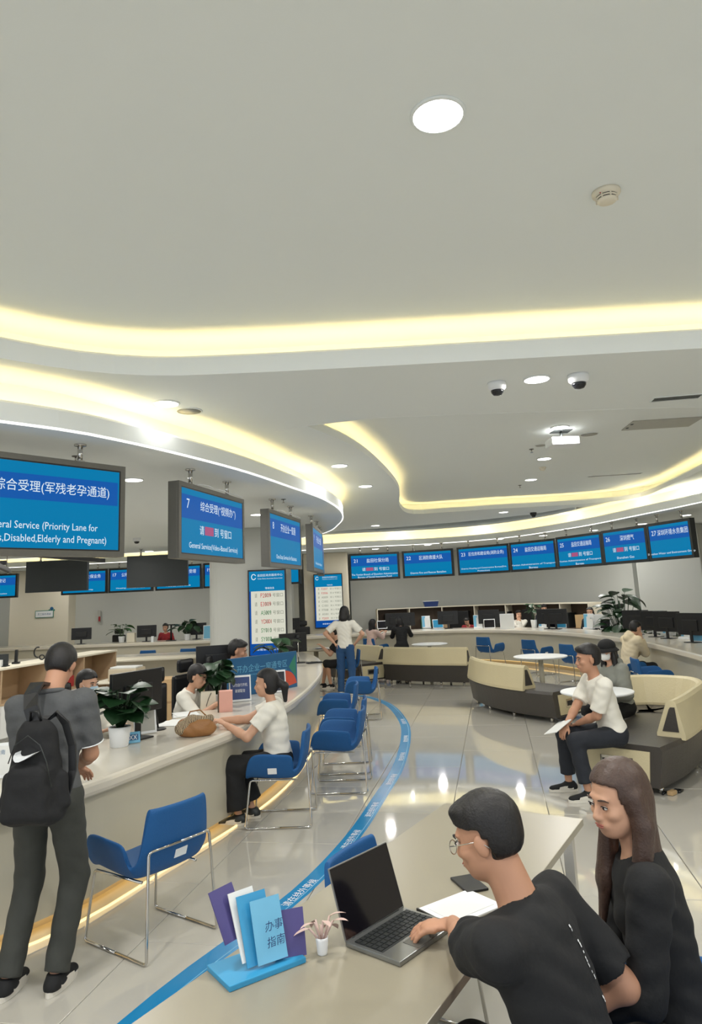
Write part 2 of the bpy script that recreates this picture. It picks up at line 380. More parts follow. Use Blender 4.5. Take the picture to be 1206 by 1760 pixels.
# structural column in the island, with rounded corners
def rounded_col(c, w_, d_, r, z0, z1, rz, name, mt):
    prof = []
    for (sx, sy, a0) in ((1, 1, 0), (-1, 1, 90), (-1, -1, 180), (1, -1, 270)):
        for k in range(6):
            a = math.radians(a0+90*k/5); prof.append((sx*(w_/2-r)+r*math.cos(a), sy*(d_/2-r)+r*math.sin(a)))
    c_, s_ = math.cos(rz), math.sin(rz)
    return slab(name, [(c[0]+x*c_-y*s_, c[1]+x*s_+y*c_) for x, y in prof], [], z0, z1, mt)
struct(rounded_col((-2.02, 13.62), 1.52, 1.1, .22, 0, SOF, math.radians(7), 'wall_column', M_WALL))
# ------------------------------------------------------------------ lamps
def downlight(x, y, z, r=.1, label='', watts=DOWN_W, group=None):
    t = empty('downlight', (x, y, z), 0, label, 'ceiling light', group)
    B().lathe((0, 0, 0), [(r*1.12, 0), (r*1.12, -.006), (r*1.0, -.012), (r*.99, -.004), (r*.99, 0)], 28).build('trim_ring', M_CEIL, t, True)
    B().lathe((0, 0, 0), [(r*.985, -.004), (r*.985, -.01), (r*.8, -.014), (.001, -.015)], 28).build('lens', M_LAMP, t, True)
    area((0, 0, -.03), r*1.8, watts, (1, .97, .92), parent=t)
    return t
downlight(*P(752, 197, CEIL_A)[:2], CEIL_A, .112, 'large round downlight alone in the highest ceiling, nearest the viewer')
for px, py, lab in [(922, 651, 'round downlight between the two dome cameras'), (286, 693, 'round downlight beside the round speaker grille, above the near counter'),
                    (583, 800, 'round downlight between the canopy and the crescent cove, nearer of two'), (634, 840, 'round downlight between the canopy and the crescent cove, farther of two'),
                    (865, 880, 'small round downlight just above the slim crescent recess'), (1102, 865, 'small round downlight right of the slim crescent recess'),
                    (1200, 831, 'downlight at the right picture edge above the far canopy'), (645, 903, 'tiny downlight left of the slim crescent recess')]:
    q = P(px, py, CEIL_B)
    if px == 634: q[:2] = (.22, 11.2)
    downlight(q[0], q[1], CEIL_B, .105, lab, DOWN_W*({286: .07, 583: .35, 634: .35}.get(px, .8)))
for px, py, lab in [(962, 734, 'round downlight right above the white projector'), (935, 788, 'round downlight beyond the projector, second of the row of three'), (912, 824, 'farthest round downlight of the row of three past the projector')]:
    q = P(px, py, CEIL_R); downlight(q[0], q[1], CEIL_R, .105, lab)
for px, py, lab in [(228, 824, 'downlight in the canopy right of the largest blue screen'), (442, 884, 'downlight in the canopy between screens 7 and 8'), (256, 947, 'small downlight above the right dark screen back at left'),
                    (127, 957, 'small downlight above the left dark screen back'), (645, 943, 'tiny downlight above the leftmost far right screen'), (735, 936, 'tiny downlight above the fire and rescue screen'), (858, 926, 'tiny downlight above the housing bureau screen'),
                    (933, 920, 'tiny downlight above the transport screen without calling line'), (1020, 911, 'tiny downlight above the transport screen with calling block'), (1103, 900, 'tiny downlight above the Shenzhen Gas screen'), (1178, 885, 'large looking downlight right of the rightmost screen')]:
    q = P(px, py, SOF)
    if px == 127: q[1] = 17.6
    downlight(q[0], q[1], SOF, .105, lab, DOWN_W*{1178: .25, 1103: .5}.get(px, .8))
for k, (x, y) in enumerate([(-1.6, 2.2), (2.8, 2.6), (0.4, -.6), (3.4, -1.2), (-2.6, -1.4), (-3.4, 1.0), (5.8, 1.4), (5.5, -2.4)]):  # unseen lamps added as fill light from behind the viewer
    downlight(x, y, CEIL_A, .112, 'unseen fill downlight added to the highest ceiling outside the picture', DOWN_W*1.2, group='added fill downlights behind the viewer')
for k, (x, y) in enumerate([(-4.5, 7.5), (-6.5, 11), (-3.6, 10.5), (-9, 8), (-5.5, 14.5), (-10, 14), (-9.6, 22.9), (-6.9, 22.9), (-4.4, 22.3), (-12.6, 23), (-2.6, 22.2)]):  # unseen lamps added to brighten the left side under the canopies
    downlight(x, y, SOF, .105, 'unseen downlight added in the canopy behind the blue screens', DOWN_W*(1.2 if y < 20 else .5), group='added canopy downlights hidden behind screens')
# added lamps standing in for light the ceiling downlights throw on the cove
for px, py, lab in [(684, 931, 'leftmost added lamp for a bright spot in the far cove, over the fire and rescue screen'),
                    (804, 917, 'added lamp for a bright spot in the far cove over the housing bureau screen'), (921, 899, 'added lamp for a bright spot in the far cove over the two transport screens'), (1056, 876, 'rightmost added lamp for a bright spot in the far cove, over the gas screen')]:
    q = P(px, py, 3.37)
    path = ISL if px < 600 else RING
    k = np.argmin(np.linalg.norm(path-q[:2], axis=1)); c = offs(path, .11)[k]
    t = empty('added_cove_lamp', (c[0], c[1], 3.26), 0, lab, 'spotlight')
    B().lathe((0, 0, 0), [(.05, 0), (.05, .08), (.045, .09)], 20).build('housing', M_CEIL, t, True)
    B().lathe((0, 0, 0), [(.044, .088), (.03, .10), (.001, .104)], 20).build('lens', M_LAMP, t, True)
    l = bpy.data.lights.new('added_cove_light', 'POINT'); l.energy = 1.0; l.shadow_soft_size = .04; l.color = (1, .98, .93)
    lo = bpy.data.objects.new('added_cove_light', l); COL.objects.link(lo); lo.location = (0, 0, .17); lo.parent = t
#@@STRUCT_END
# ------------------------------------------------------------------ counters
t = empty('near_counter', tuple(CFRONT[20])+(0,), 0, 'long curved white service counter of the near island, with bullnose top', 'counter')
def rel(o, t):
    o.parent = t; o.matrix_parent_inverse = Matrix.Translation(-Vector(t.location)); return o
rel(sweep('worktop', CFRONT, [(0, .69), (-.012, .70), (-.02, .72), (-.02, .755), (-.012, .772), (.01, .78), (.85, .78), (.85, .69)], M_TOP, smooth=False), t)
rel(sweep('front_panel', CFRONT, [(.045, .09), (.03, .69), (.07, .69), (.085, .09)], M_WHITE), t)
rel(sweep('plinth', CFRONT, [(.14, 0), (.14, .09), (.17, .09), (.17, 0)], M_PLINTH), t)
rel(sweep('plinth_step', CFRONT, [(.0, 0), (.0, .014), (.14, .018), (.14, 0)], M_PLINTH), t)
l = rel(sweep('light_strip', CFRONT, [(-.012, .001), (-.012, .012), (.0, .012), (.0, .001)], M_WARM2), t)
l = rel(sweep('light_strip', CFRONT, [(.10, .072), (.10, .088), (.13, .088), (.13, .072)], M_WARM2), t)
t = empty('far_counter', tuple(CFAR[30])+(0,), 0, 'long curved white counter running along the far wall under the numbered screens', 'counter')
rel(sweep('worktop', CFAR, [(0, .76), (-.02, .78), (-.02, .835), (.01, .85), (.9, .85), (.9, .76)], M_TOP), t)
rel(sweep('front_panel', CFAR, [(.06, .09), (.04, .76), (.08, .76), (.1, .09)], M_WHITE), t)
rel(sweep('plinth', CFAR, [(.15, 0), (.15, .09), (.18, .09), (.18, 0)], M_PLINTH), t)
rel(sweep('light_strip', CFAR, [(.10, .072), (.10, .088), (.13, .088), (.13, .072)], M_WARM3), t)
# open shelving behind the far right counter
def shelf_run(path, label, h=1.42, d=.42, bays=6):
    t = empty('shelf_unit', (path[0][0], path[0][1], 0), 0, label, 'shelf')
    rel(sweep('back_panel', path, [(d-.02, .05), (d-.02, h-.03), (d, h-.03), (d, .05)], M_WOODD), t)
    rel(sweep('top_board', path, [(-.01, h-.03), (-.01, h), (d+.01, h), (d+.01, h-.03)], M_CREAM), t)
    for z in (.05, .72): rel(sweep('shelf_board', path, [(0, z), (0, z+.025), (d-.02, z+.025), (d-.02, z)], M_WOODD), t)
    n = len(path); tt = np.gradient(path, axis=0)
    for k in range(bays+1):
        i = int(k*(n-1)/bays); a = math.atan2(tt[i][1], tt[i][0]); c = offs(path, d/2-.01)[i]
        rel(B().box((c[0], c[1], (h-.03)/2), (.025, d-.02, h-.03), rz=a).build('upright', M_CREAM), t)
    return t
shelf_run(curve([(.62, 22.3), (2.6, 22.4), (4.4, 21.5), (5.5, 20.0), (6.0, 18.6)]), 'long low brown shelving with pale top along the far wall under screens 21 to 25', bays=7)
shelf_run(curve([(-4.55, 22.9), (-3.4, 22.8)], .4), 'short brown shelf unit behind the far counter beside the column', bays=2)
# low oak cabinet behind the clerks (left)
def oak_cabinet():
    a = np.array([-5.55, 8.3]); b = np.array([-4.6, 13.6]); L = np.linalg.norm(b-a); rz = math.atan2(b[1]-a[1], b[0]-a[0])
    t = empty('oak_cabinet', (a[0], a[1], 0), rz, 'long oak and white cabinet with open niches behind the near counter clerks', 'cabinet')
    dep = .5   # local x along, y towards the left
    B().box((L/2, dep/2, 1.035), (L+.04, dep+.04, .03), bev=.004).build('top_board', M_CREAM, t)
    B().box((L/2, dep-.01, .78), (L, .02, .5)).build('niche_back', M_WOOD, t)
    B().box((L/2, dep/2, .535), (L, dep, .03)).build('niche_shelf', M_WOOD, t)
    B().box((L/2, dep/2, .29), (L, dep-.02, .46)).box((L/2, dep/2+.03, .03), (L, dep-.1, .06)).build('body', M_PAPER, t)
    nb = 5
    for k in range(nb+1): B().box((k*L/nb, dep/2, .78), (.03, dep, .48)).build('upright', M_WOOD, t)
    for k in range(nb*2):
        dw = L/nb/2
        dd = B().box((dw*(k+.5), -.002, .29), (dw-.008, .018, .44), bev=.003).build('door', M_PAPER, t)
        B().box((dw*(k+.5)+(.4 if k % 2 == 0 else -.4)*dw*.9, -.02, .36), (.012, .02, .14), bev=.003).build('door_handle', M_STEEL, dd)
    return a, rz, L
ca, crz, cL = oak_cabinet()
def cabp(u, v): c, s_ = math.cos(crz), math.sin(crz); return (ca[0]+u*c-v*s_, ca[1]+u*s_+v*c)
for k, (u, lab) in enumerate([(1.55, 'red paper bundle lying in the first visible cabinet niche'), (4.0, 'dark red folder box standing in the last cabinet niche')]):
    x, y = cabp(u, .22)
    tag(B().box((x, y, .55+.09), (.34, .26, .18), rz=crz+.1, bev=.01).build('paper_bundle', M_REDB), lab, 'paper bundle')
x, y = cabp(1.9, .2); tag(B().box((x, y, .57), (.5, .26, .03), rz=crz, bev=.004).build('folder', M_REDC), 'flat dark red folder beside the red paper bundle in the niche', 'folder')
# ------------------------------------------------------------------ screens
def plane_xz(x0, x1, z0, z1, y): return B().add([(x0, y, z0), (x1, y, z0), (x1, y, z1), (x0, y, z1)], [(0, 1, 2, 3)])
def hanging_screen(cx, cy, ang, label, num=None, title=None, tw=None, sub=None, eng=(), W=1.52, H=.75, zc=2.655, dep=.12, blank=False, group=None, framem=None, cable=False, call=False, posts=True, eh=.05, tx=.1):
    t = empty('hanging_screen', (cx, cy, zc), ang, label, 'screen', group)
    fm = framem or M_STEEL
    fb = B(); e = .045
    fb.box((0, dep/2+.012, 0), (W, dep-.024, H), bev=.004)
    for sx in (-1, 1): fb.box((sx*(W/2-e/2), .012, 0), (e, .024, H))
    for sz in (-1, 1): fb.box((0, .012, sz*(H/2-e/2)), (W-2*e, .024, e))
    fb.build('housing', fm, t)
    if not blank:
        w2, h2 = W/2-e, H/2-e
        B().box((0, .009, 0), (2*w2, .01, 2*h2)).build('bezel', M_BLACK, t)
        w3, h3 = w2-.012, h2-.012
        plane_xz(-w3, w3, -h3, h3, .0035).build('display', M_SCR, t)
        if num is not None or title:
            plane_xz(-w3, w3, .02, h3-.06, .0028).build('title_band', M_SCR2, t)
        if num: text(num, M_SCRT, t, -w3+.13, .17, .002, .095)
        if title: text(title, M_SCRT, t, tx, .165, .002, .115, tw or len(title)*.115)
        if call:
            text('请', M_SCRT, t, -.30, -.075, .002, .095); plane_xz(-.235, -.03, -.12, -.03, .002).build('call_number', M_SCRR, t)
            text('到', M_SCRT, t, .04, -.075, .002, .095); text('号窗口', M_SCRT, t, .27, -.075, .002, .095, .28)
        for k, (s_, wd) in enumerate(eng): text(s_, M_SCRT, t, 0, -.215-.075*k+(.0 if len(eng) > 1 else -.03), .002, eh, wd)
    if posts:
        for sx in (-1, 1):
            B().cyl((sx*W*.28, dep/2, H/2+(SOF-zc-H/2)/2), .022, SOF-zc-H/2, 16).cyl((sx*W*.28, dep/2, SOF-zc-.006), .05, .012, 20).cyl((sx*W*.28, dep/2, H/2+.006), .04, .012, 20).build('post', M_CHROME, t, True)
    if cable:
        pts = [(-W*.25+W*.72*k/14, .01+.02*math.sin(k*1.3), H/2+.012+.02*abs(math.sin(k*.7))) for k in range(15)]
        B().tube(pts, .006, 6).build('cable', M_PRINT, t, True)
    return t
def scr_at(c, d, **k): return hanging_screen(c[0], c[1], math.atan2(d[1], d[0]), **k)
# near island row
hs = scr_at((-2.53, 5.28), (.64, .77), label='largest blue hanging screen, cut by the left picture edge, priority lane lettering', W=1.78, H=.78, num=None, title=None)
text('综合受理(军残老孕通道)', M_SCRT, hs, .265, .14, .002, .105, .95); plane_xz(-.82, .82, .04, .24, .003).build('title_band', M_SCR2, hs)
text('General Service (Priority Lane for', M_SCRT, hs, .18, -.165, .002, .075, .92); text('Veterans,Disabled,Elderly and Pregnant)', M_SCRT, hs, .17, -.265, .002, .075, 1.10)
text('6', M_SCRT, hs, -.7, .14, .002, .12)
scr_at((-1.475, 7.42), (.25, .968), label='blue hanging screen numbered 7, video service', num='7', title='综合受理(“视频办”)', tw=.86, call=True, eng=[('General Service(Video-Based Service)', 1.15)], eh=.075, cable=True, W=1.56)
scr_at((-.95, 9.83), (.2, .98), label='blue hanging screen numbered 8, third from the left', num='8', title='开办企业一窗通', tw=.7, eng=[('One-Stop Service for Business', .95)], eh=.075, cable=True)
scr_at((-.62, 12.0), (.055, .998), label='blue hanging screen seen almost edge on, fourth of the near row', num='9', title='开办企业一窗通', tw=.7, eng=[('One-Stop Service for Business', .95)], eh=.06)
scr_at((-.62, 13.75), (-.03, .999), label='dark hanging screen edge behind the fourth near screen', num='10', title='公安综合窗口', framem=M_DGREY, W=1.3, eng=[('Public Security Service', .9)])
# island far side, backs toward the viewer
hanging_screen(-7.3, 17.3, math.pi+.0, 'black back of a hanging screen at the left, left of two', blank=True, W=1.5, framem=M_DGREY)
hanging_screen(-4.76, 17.0, math.pi+.06, 'black back of a hanging screen left of screen 7, right of two', blank=True, W=1.44, framem=M_DGREY)
# far left row
def corner_screen(x0, x1, y, ytop, **k):
    a = P(x0, ytop[0], 3.03); b = P(x1, ytop[1], 3.03)
    a = D(x0, ytop[0], y[0]); b = D(x1, ytop[1], y[1])
    c = (a+b)/2; d = b-a; return hanging_screen(c[0], c[1], math.atan2(d[1], d[0]), W=float(np.hypot(d[0], d[1])), framem=M_DGREY, **k)
corner_screen(-52, 30, (22.2, 22.2), (988, 988), label='blue screen cut by the left picture edge, over the far counter', title='不动产登记', num='15', eng=[('Real Estate Registration', .9)])
corner_screen(106, 184, (22.0, 21.9), (980, 977), label='blue far screen partly behind the left black screen back', title='社保业务', tx=.3, num='16', eng=[('Social Security', .6)])
corner_screen(187, 262, (21.9, 21.8), (979, 975), label='blue far screen numbered 17 beside the right black screen back', title='公积金业务', tx=.0, num='17', eng=[('Housing Provident Fund', .9)])
corner_screen(267, 346, (21.7, 21.4), (972, 968), label='blue far screen numbered 18 partly behind the right black screen back', title='医保受理', num='18', tx=.35, eng=[('Medical Insurance', .8)])
corner_screen(349, 428, (21.3, 20.9), (967, 964), label='blue far screen numbered 19 half hidden by the column', title='税务综合', num='19', eng=[('Tax Service', .6)])
corner_screen(436, 515, (20.9, 20.7), (966, 966), label='plain blue far screen showing under screen 8', title=None)
# far right row 21..27
ROW = [(599, 685, 953, 948, 19.95, 19.8, '21', '盐田社保分局', .62, True, [('The Yantian Branch of Shenzhen Administration', 1.3), ('Bureau of Social Insurance Fund', .95)]),
       (690, 777, 947, 939, 19.8, 19.35, '22', '区消防救援大队', .66, False, [('District Fire and Rescue Battalion', 1.0)]),
       (784, 873, 940, 932, 19.2, 18.3, '23', '区住房和建设局(消防业务)', 1.02, False, [('District Housing and Construction Bureau(Fire', 1.3), ('Protection)', .35)]),
       (874, 953, 935, 925, 18.2, 17.2, '24', '盐田交通运输局', .62, False, [('Yantian Administration of Transport', 1.3), ('Bureau', .25)]),
       (954, 1031, 925, 914, 17.0, 15.75, '25', '盐田交通运输局', .62, True, [('Yantian Administration of Transport', 1.3), ('Bureau', .25)]),
       (1032, 1108, 914, 900, 15.6, 14.4, '26', '深圳燃气', .4, True, [('Shenzhen Gas', .5)]),
       (1110, 1184, 905, 889, 14.3, 13.2, '27', '深圳环境水务集团', .8, False, [('Shenzhen Water and Environment Group', 1.25)])]
for x0, x1, y0, y1, d0, d1, num, ti, tw, call, eng in ROW:
    corner_screen(x0, x1, (d0, d1), (y0, y1), label=dict(zip('21 22 23 24 25 26 27'.split(), ['leftmost blue screen over the far right counter, social insurance branch', 'blue far screen reading District Fire and Rescue Battalion', 'blue far screen with the longest Chinese title, housing bureau', 'blue far transport bureau screen without a calling line', 'blue far transport bureau screen with a rose calling block', 'blue far screen reading Shenzhen Gas', 'rightmost blue screen, water and environment group']))[num], num=num, title=ti, tw=tw, call=call, eng=eng, group='numbered screens over the far right counter')
# portrait queue displays
def queue_display(cx, cy, ang, label, rows, W=.82, H=1.5, zc=1.66, th_=.06):
    t = empty('queue_display', (cx, cy, zc), ang, label, 'display')
    B().box((0, th_/2, 0), (W, th_, H), bev=.006).build('housing', M_BLACK, t)
    w2, h2 = W/2-.025, H/2-.03
    plane_xz(-w2, w2, -h2, h2, -.002).build('display', M_SCRD, t)
    plane_xz(-w2, w2, h2-.27, h2, -.0026).build('header_band', M_SCR, t)
    plane_xz(-w2+.03, w2, -h2+.2, h2-.36, -.003).build('page', M_PAGE, t)
    plane_xz(-w2, w2, h2-.36, h2-.26, -.0027).build('header_band', M_TAPEP if False else M_SCR, t)
    b = B().tube([(-w2+.085+.038*math.cos(a), -.006, h2-.1+.048*math.sin(a)) for a in np.linspace(.4, 5.9, 22)], .007, 6); b.build('emblem', M_SCRT, t)
    text('盐田区政务服务中心', M_SCRT, t, .06, h2-.075, -.004, .045, .46); text('Yantian District Government Service Center', M_SCRT, t, .06, h2-.135, -.004, .022, .46)
    text('等候信息', M_SCRT, t, .05, h2-.31, -.004, .04)
    n = len(rows); top = h2-.36; hgt = (top-(-h2+.2))/n
    for k, (s_, m_) in enumerate(rows):
        z = top-hgt*(k+.5)
        text('请', M_TGRY, t, -w2+.12, z, -.004, hgt*.5, .045); text(s_, m_, t, -w2+.30, z, -.004, hgt*.5, .19)
        text('到 %s 号窗口' % ('0 8 2 1 5 3 6 7'.split()[k % 8]), M_TGRY, t, w2-.2, z, -.004, hgt*.45, .33)
    text('请留意叫号信息', M_SCRT, t, 0, -h2+.1, -.004, .045, .42)
    return t
q0 = D(430, 1050, 13.05); q1 = D(487, 1050, 12.95)
queue_display((q0[0]+q1[0])/2+.02, 12.93, -.02, 'tall blue queue display with six rows on the grey column', [('P2009', M_TRED), ('E3009', M_TRED), ('A5009', M_TGRN), ('YD001', M_TRED), ('SY010', M_TGRN), ('SY008', M_TGRN)], W=.70, H=1.55, zc=1.63)
queue_display(-.86, 21.55, .0, 'tall blue queue display on the warm-lit cream pillar beyond the standing woman', [('F2007', M_TRED), ('F2006', M_TRED), ('A5009', M_TGRY), ('C1002', M_TGRY), ('C1001', M_TGRY), ('F7008', M_TGRY), ('A5001', M_TGRY), ('P2009', M_TRED)], W=.88, H=1.62, zc=1.75)
# ------------------------------------------------------------------ guide line on the floor
LINE = curve([(-1.2, 13.6), (-.6, 13.85), (-.01, 13.75), (.44, 12.59), (.60, 10.9), (.55, 9.57), (.36, 8.05), (.13, 6.97), (-.07, 6.08), (-.3, 5.3), (-.53, 4.72), (-.95, 3.9), (-1.2, 3.3)])
t = empty('guide_line', (.5, 9, 0), 0, 'blue lettered guide line curving across the tiled floor', 'floor line')
rel(sweep('tape', LINE, [(-.065, .0004), (-.065, .0012), (.065, .0012), (.065, .0004)], M_TAPE), t)
rel(sweep('edge_stripe', LINE, [(.035, .0012), (.035, .0015), (.041, .0015), (.041, .0012)], M_TAPEP), t)
tt = np.gradient(LINE, axis=0)
for fr in (.37, .47, .56, .64, .72, .79, .86):
    i = int(fr*(len(LINE)-1)); a = math.atan2(-tt[i][1], -tt[i][0])
    me = text_mesh('请在线外等候', M_PRINT, .06, .42)
    o = link('lettering', me, None, None); o.rotation_euler = (-math.pi/2, 0, a); o.location = (LINE[i][0], LINE[i][1], .0018); 
    o.parent = t; o.matrix_parent_inverse = Matrix.Translation(-Vector(t.location))
# ------------------------------------------------------------------ blue shell chair
def make_chair_parts():
    prof = [(.235, .425), (.215, .452), (.12, .448), (.02, .436), (-.09, .430), (-.165, .434), (-.2, .458), (-.225, .50), (-.245, .56), (-.258, .64), (-.268, .73), (-.275, .80), (-.278, .835)]
    arm = [.07, .20, .225, .228, .228, .215, .07, .022, .02, .018, .016, .014, .01]
    hw = [.20, .215, .22, .22, .222, .225, .226, .222, .216, .208, .198, .19, .178]
    P_ = np.array(prof); n = len(prof); T = np.gradient(P_, axis=0); T /= np.linalg.norm(T, axis=1)[:, None]
    vs = []; cols = 11
    for i in range(n):
        y, z = prof[i]; N = np.array([T[i][1], -T[i][0]]);      # profile runs backwards, normal up / forward
        if N[1] < 0 and i < 7: N = -N
        if i >= 7 and N[0] < 0: N = -N
        if i < 6: N = np.array([-.12, 1.])
        hpts = [-1, -.97, -.7, -.35, 0, .35, .7, .97, 1]
        row = []
        for s_ in (-1, 1):
            pass
        def pt(x, hh, back=0): return (x, y+N[0]*hh+back, z+N[1]*hh)
        a = arm[i]; w_ = hw[i]
        row.append(pt(-w_-a*.28-.012, a)); row.append(pt(-w_-a*.16-.010, a*.55+.006)); row.append(pt(-w_, .012))
        for x in (-.82, -.4, 0, .4, .82): row.append(pt(x*w_, -.012*(1-abs(x))))
        row.append(pt(w_, .012)); row.append(pt(w_+a*.16+.010, a*.55+.006)); row.append(pt(w_+a*.28+.012, a))
        vs += row
    fs = [(i*cols+j, i*cols+j+1, (i+1)*cols+j+1, (i+1)*cols+j) for i in range(n-1) for j in range(cols-1)]
    o = link('tmp', mesh('tmp', vs, fs), M_BLUE)
    md = o.modifiers.new('s', 'SOLIDIFY'); md.thickness = .03; md.offset = 0
    md = o.modifiers.new('u', 'SUBSURF'); md.levels = 2
    dg = bpy.context.evaluated_depsgraph_get(); me = bpy.data.meshes.new_from_object(o.evaluated_get(dg)); bpy.data.objects.remove(o)
    me.polygons.foreach_set('use_smooth', [True]*len(me.polygons)); me.name = 'shell'
    return me
SHELL = make_chair_parts(); SHELL.transform(Matrix.Diagonal((1, 1, .895, 1)))
def rnd(pts, r=.025):
    out = [Vector(pts[0])]
    for i in range(1, len(pts)-1):
        p = Vector(pts[i]); a = (Vector(pts[i-1])-p).normalized(); b = (Vector(pts[i+1])-p).normalized()
        for t_ in (1, .5, 0, .5, 1):
            pass
        for u in np.linspace(0, 1, 5): out.append((p+a*r)*(1-u)**2+p*2*u*(1-u)+(p+b*r)*u*u)
    out.append(Vector(pts[-1])); return out
FRAMES = {}
def chair_frames():
    r = .0085
    for s_ in (-1, 1):
        FRAMES['front_leg%d' % s_] = B().tube(rnd([(s_*.19, -.2, .408), (s_*.215, .195, .415), (s_*.245, .235, .009), (s_*.245, -.05, .009)]), r, 8)
        FRAMES['rear_leg%d' % s_] = B().tube(rnd([(s_*.245, -.05, .009), (s_*.245, -.315, .009), (s_*.215, -.287, .60), (s_*.0, -.292, .60)]), r, 8)
    return {k: mesh('leg', [(x, y, z*.895+.001) for x, y, z in b.v], b.f) for k, b in FRAMES.items()}
FME = chair_frames()
for me in FME.values():
    me.materials.append(M_CHROME); me.polygons.foreach_set('use_smooth', [True]*len(me.polygons))
def make_chair(x, y, face, label, group='blue shell chairs', sticker=None):
    """face = direction the sitter looks (dx, dy)"""
    t = empty('shell_chair', (x, y, 0), math.atan2(face[1], face[0])-math.pi/2, label, 'chair', group)
    link('shell', SHELL, None, t)
    for k, me in FME.items(): link('leg', me, None, t)
    if sticker == 'back': B().box((.03, -.258, .47), (.085, .004, .05), rot=Matrix.Rotation(.32, 3, 'X')).build('sticker', M_PRINT, t)
    if sticker == 'side':
        B().box((-.262, .0, .452), (.004, .075, .05), rot=Matrix.Rotation(-.30, 3, 'Y')).build('sticker', M_PRINT, t)
    if sticker == 'sideR': B().box((.262, .0, .452), (.004, .075, .05), rot=Matrix.Rotation(.30, 3, 'Y')).build('sticker', M_PRINT, t)
    return t
make_chair(-1.29, 4.42, (-.81, .59), 'empty blue shell chair in the left foreground, white sticker on its back', sticker='back')
make_chair(-.76, 6.42, (-1, .03), 'blue shell chair under the woman in the white T-shirt', sticker='side')
make_chair(-.27, 7.36, (-1, .10), 'blue shell chair just beyond the seated woman in white, nearest of the row')
make_chair(-.24, 8.1, (-1, .05), 'blue shell chair tucked behind the nearest one of the island row')
make_chair(-.33, 9.45, (-1, .05), 'blue shell chair third in the row, pushed against the island counter')
make_chair(-.02, 11.3, (-1, -.02), 'farthest blue shell chair of the island row, near the standing woman')
make_chair(-.28, 15.15, (-1, -.1), 'blue chair under the person in black shorts')
for px, py, f, lab, st in [(675, 1090, (0.05, 1), 'blue chair under the person in black at the far counter', None), (740, 1089, (.1, 1), 'blue chair half hidden by the smallest round table', None)]:
    q = P(px, py, .745); make_chair(q[0]+f[0]*.3, q[1]+f[1]*.3, f, lab, sticker=st)
make_chair(3.2, 17.55, (.78, .62), 'blue chair left of the middle round table at the far counter, fully seen')
make_chair(3.93, 15.9, (.88, .48), 'blue chair behind the middle round table at the far counter', sticker='sideR')
make_chair(4.28, 14.2, (.93, .37), 'blue chair at the far counter just left of the man in white')
make_chair(.45, 18.95, (.75, .66), 'blue chair under the woman in pale pink')
make_chair(4.42, 12.05, (.97, .2), 'blue chair under the person in the cream hoodie')
make_chair(4.40, 10.9, (.95, -.1), 'empty blue chair right of the cream hoodie at the far counter', sticker=None)
q = P(598, 1456, .745); make_chair(q[0]+.24, q[1]-.14, (.86, -.5), 'blue chair behind the open laptop, across the table')
for px, lab in [(118, 'blue chair top at the far left counter above the dark haired man'), (262, 'left blue chair of two showing over the island counter'), (330, 'right blue chair of two showing over the island counter')]:
    q = D(px, 1106, 18.3); make_chair(q[0], q[1], (.15, 1), lab)
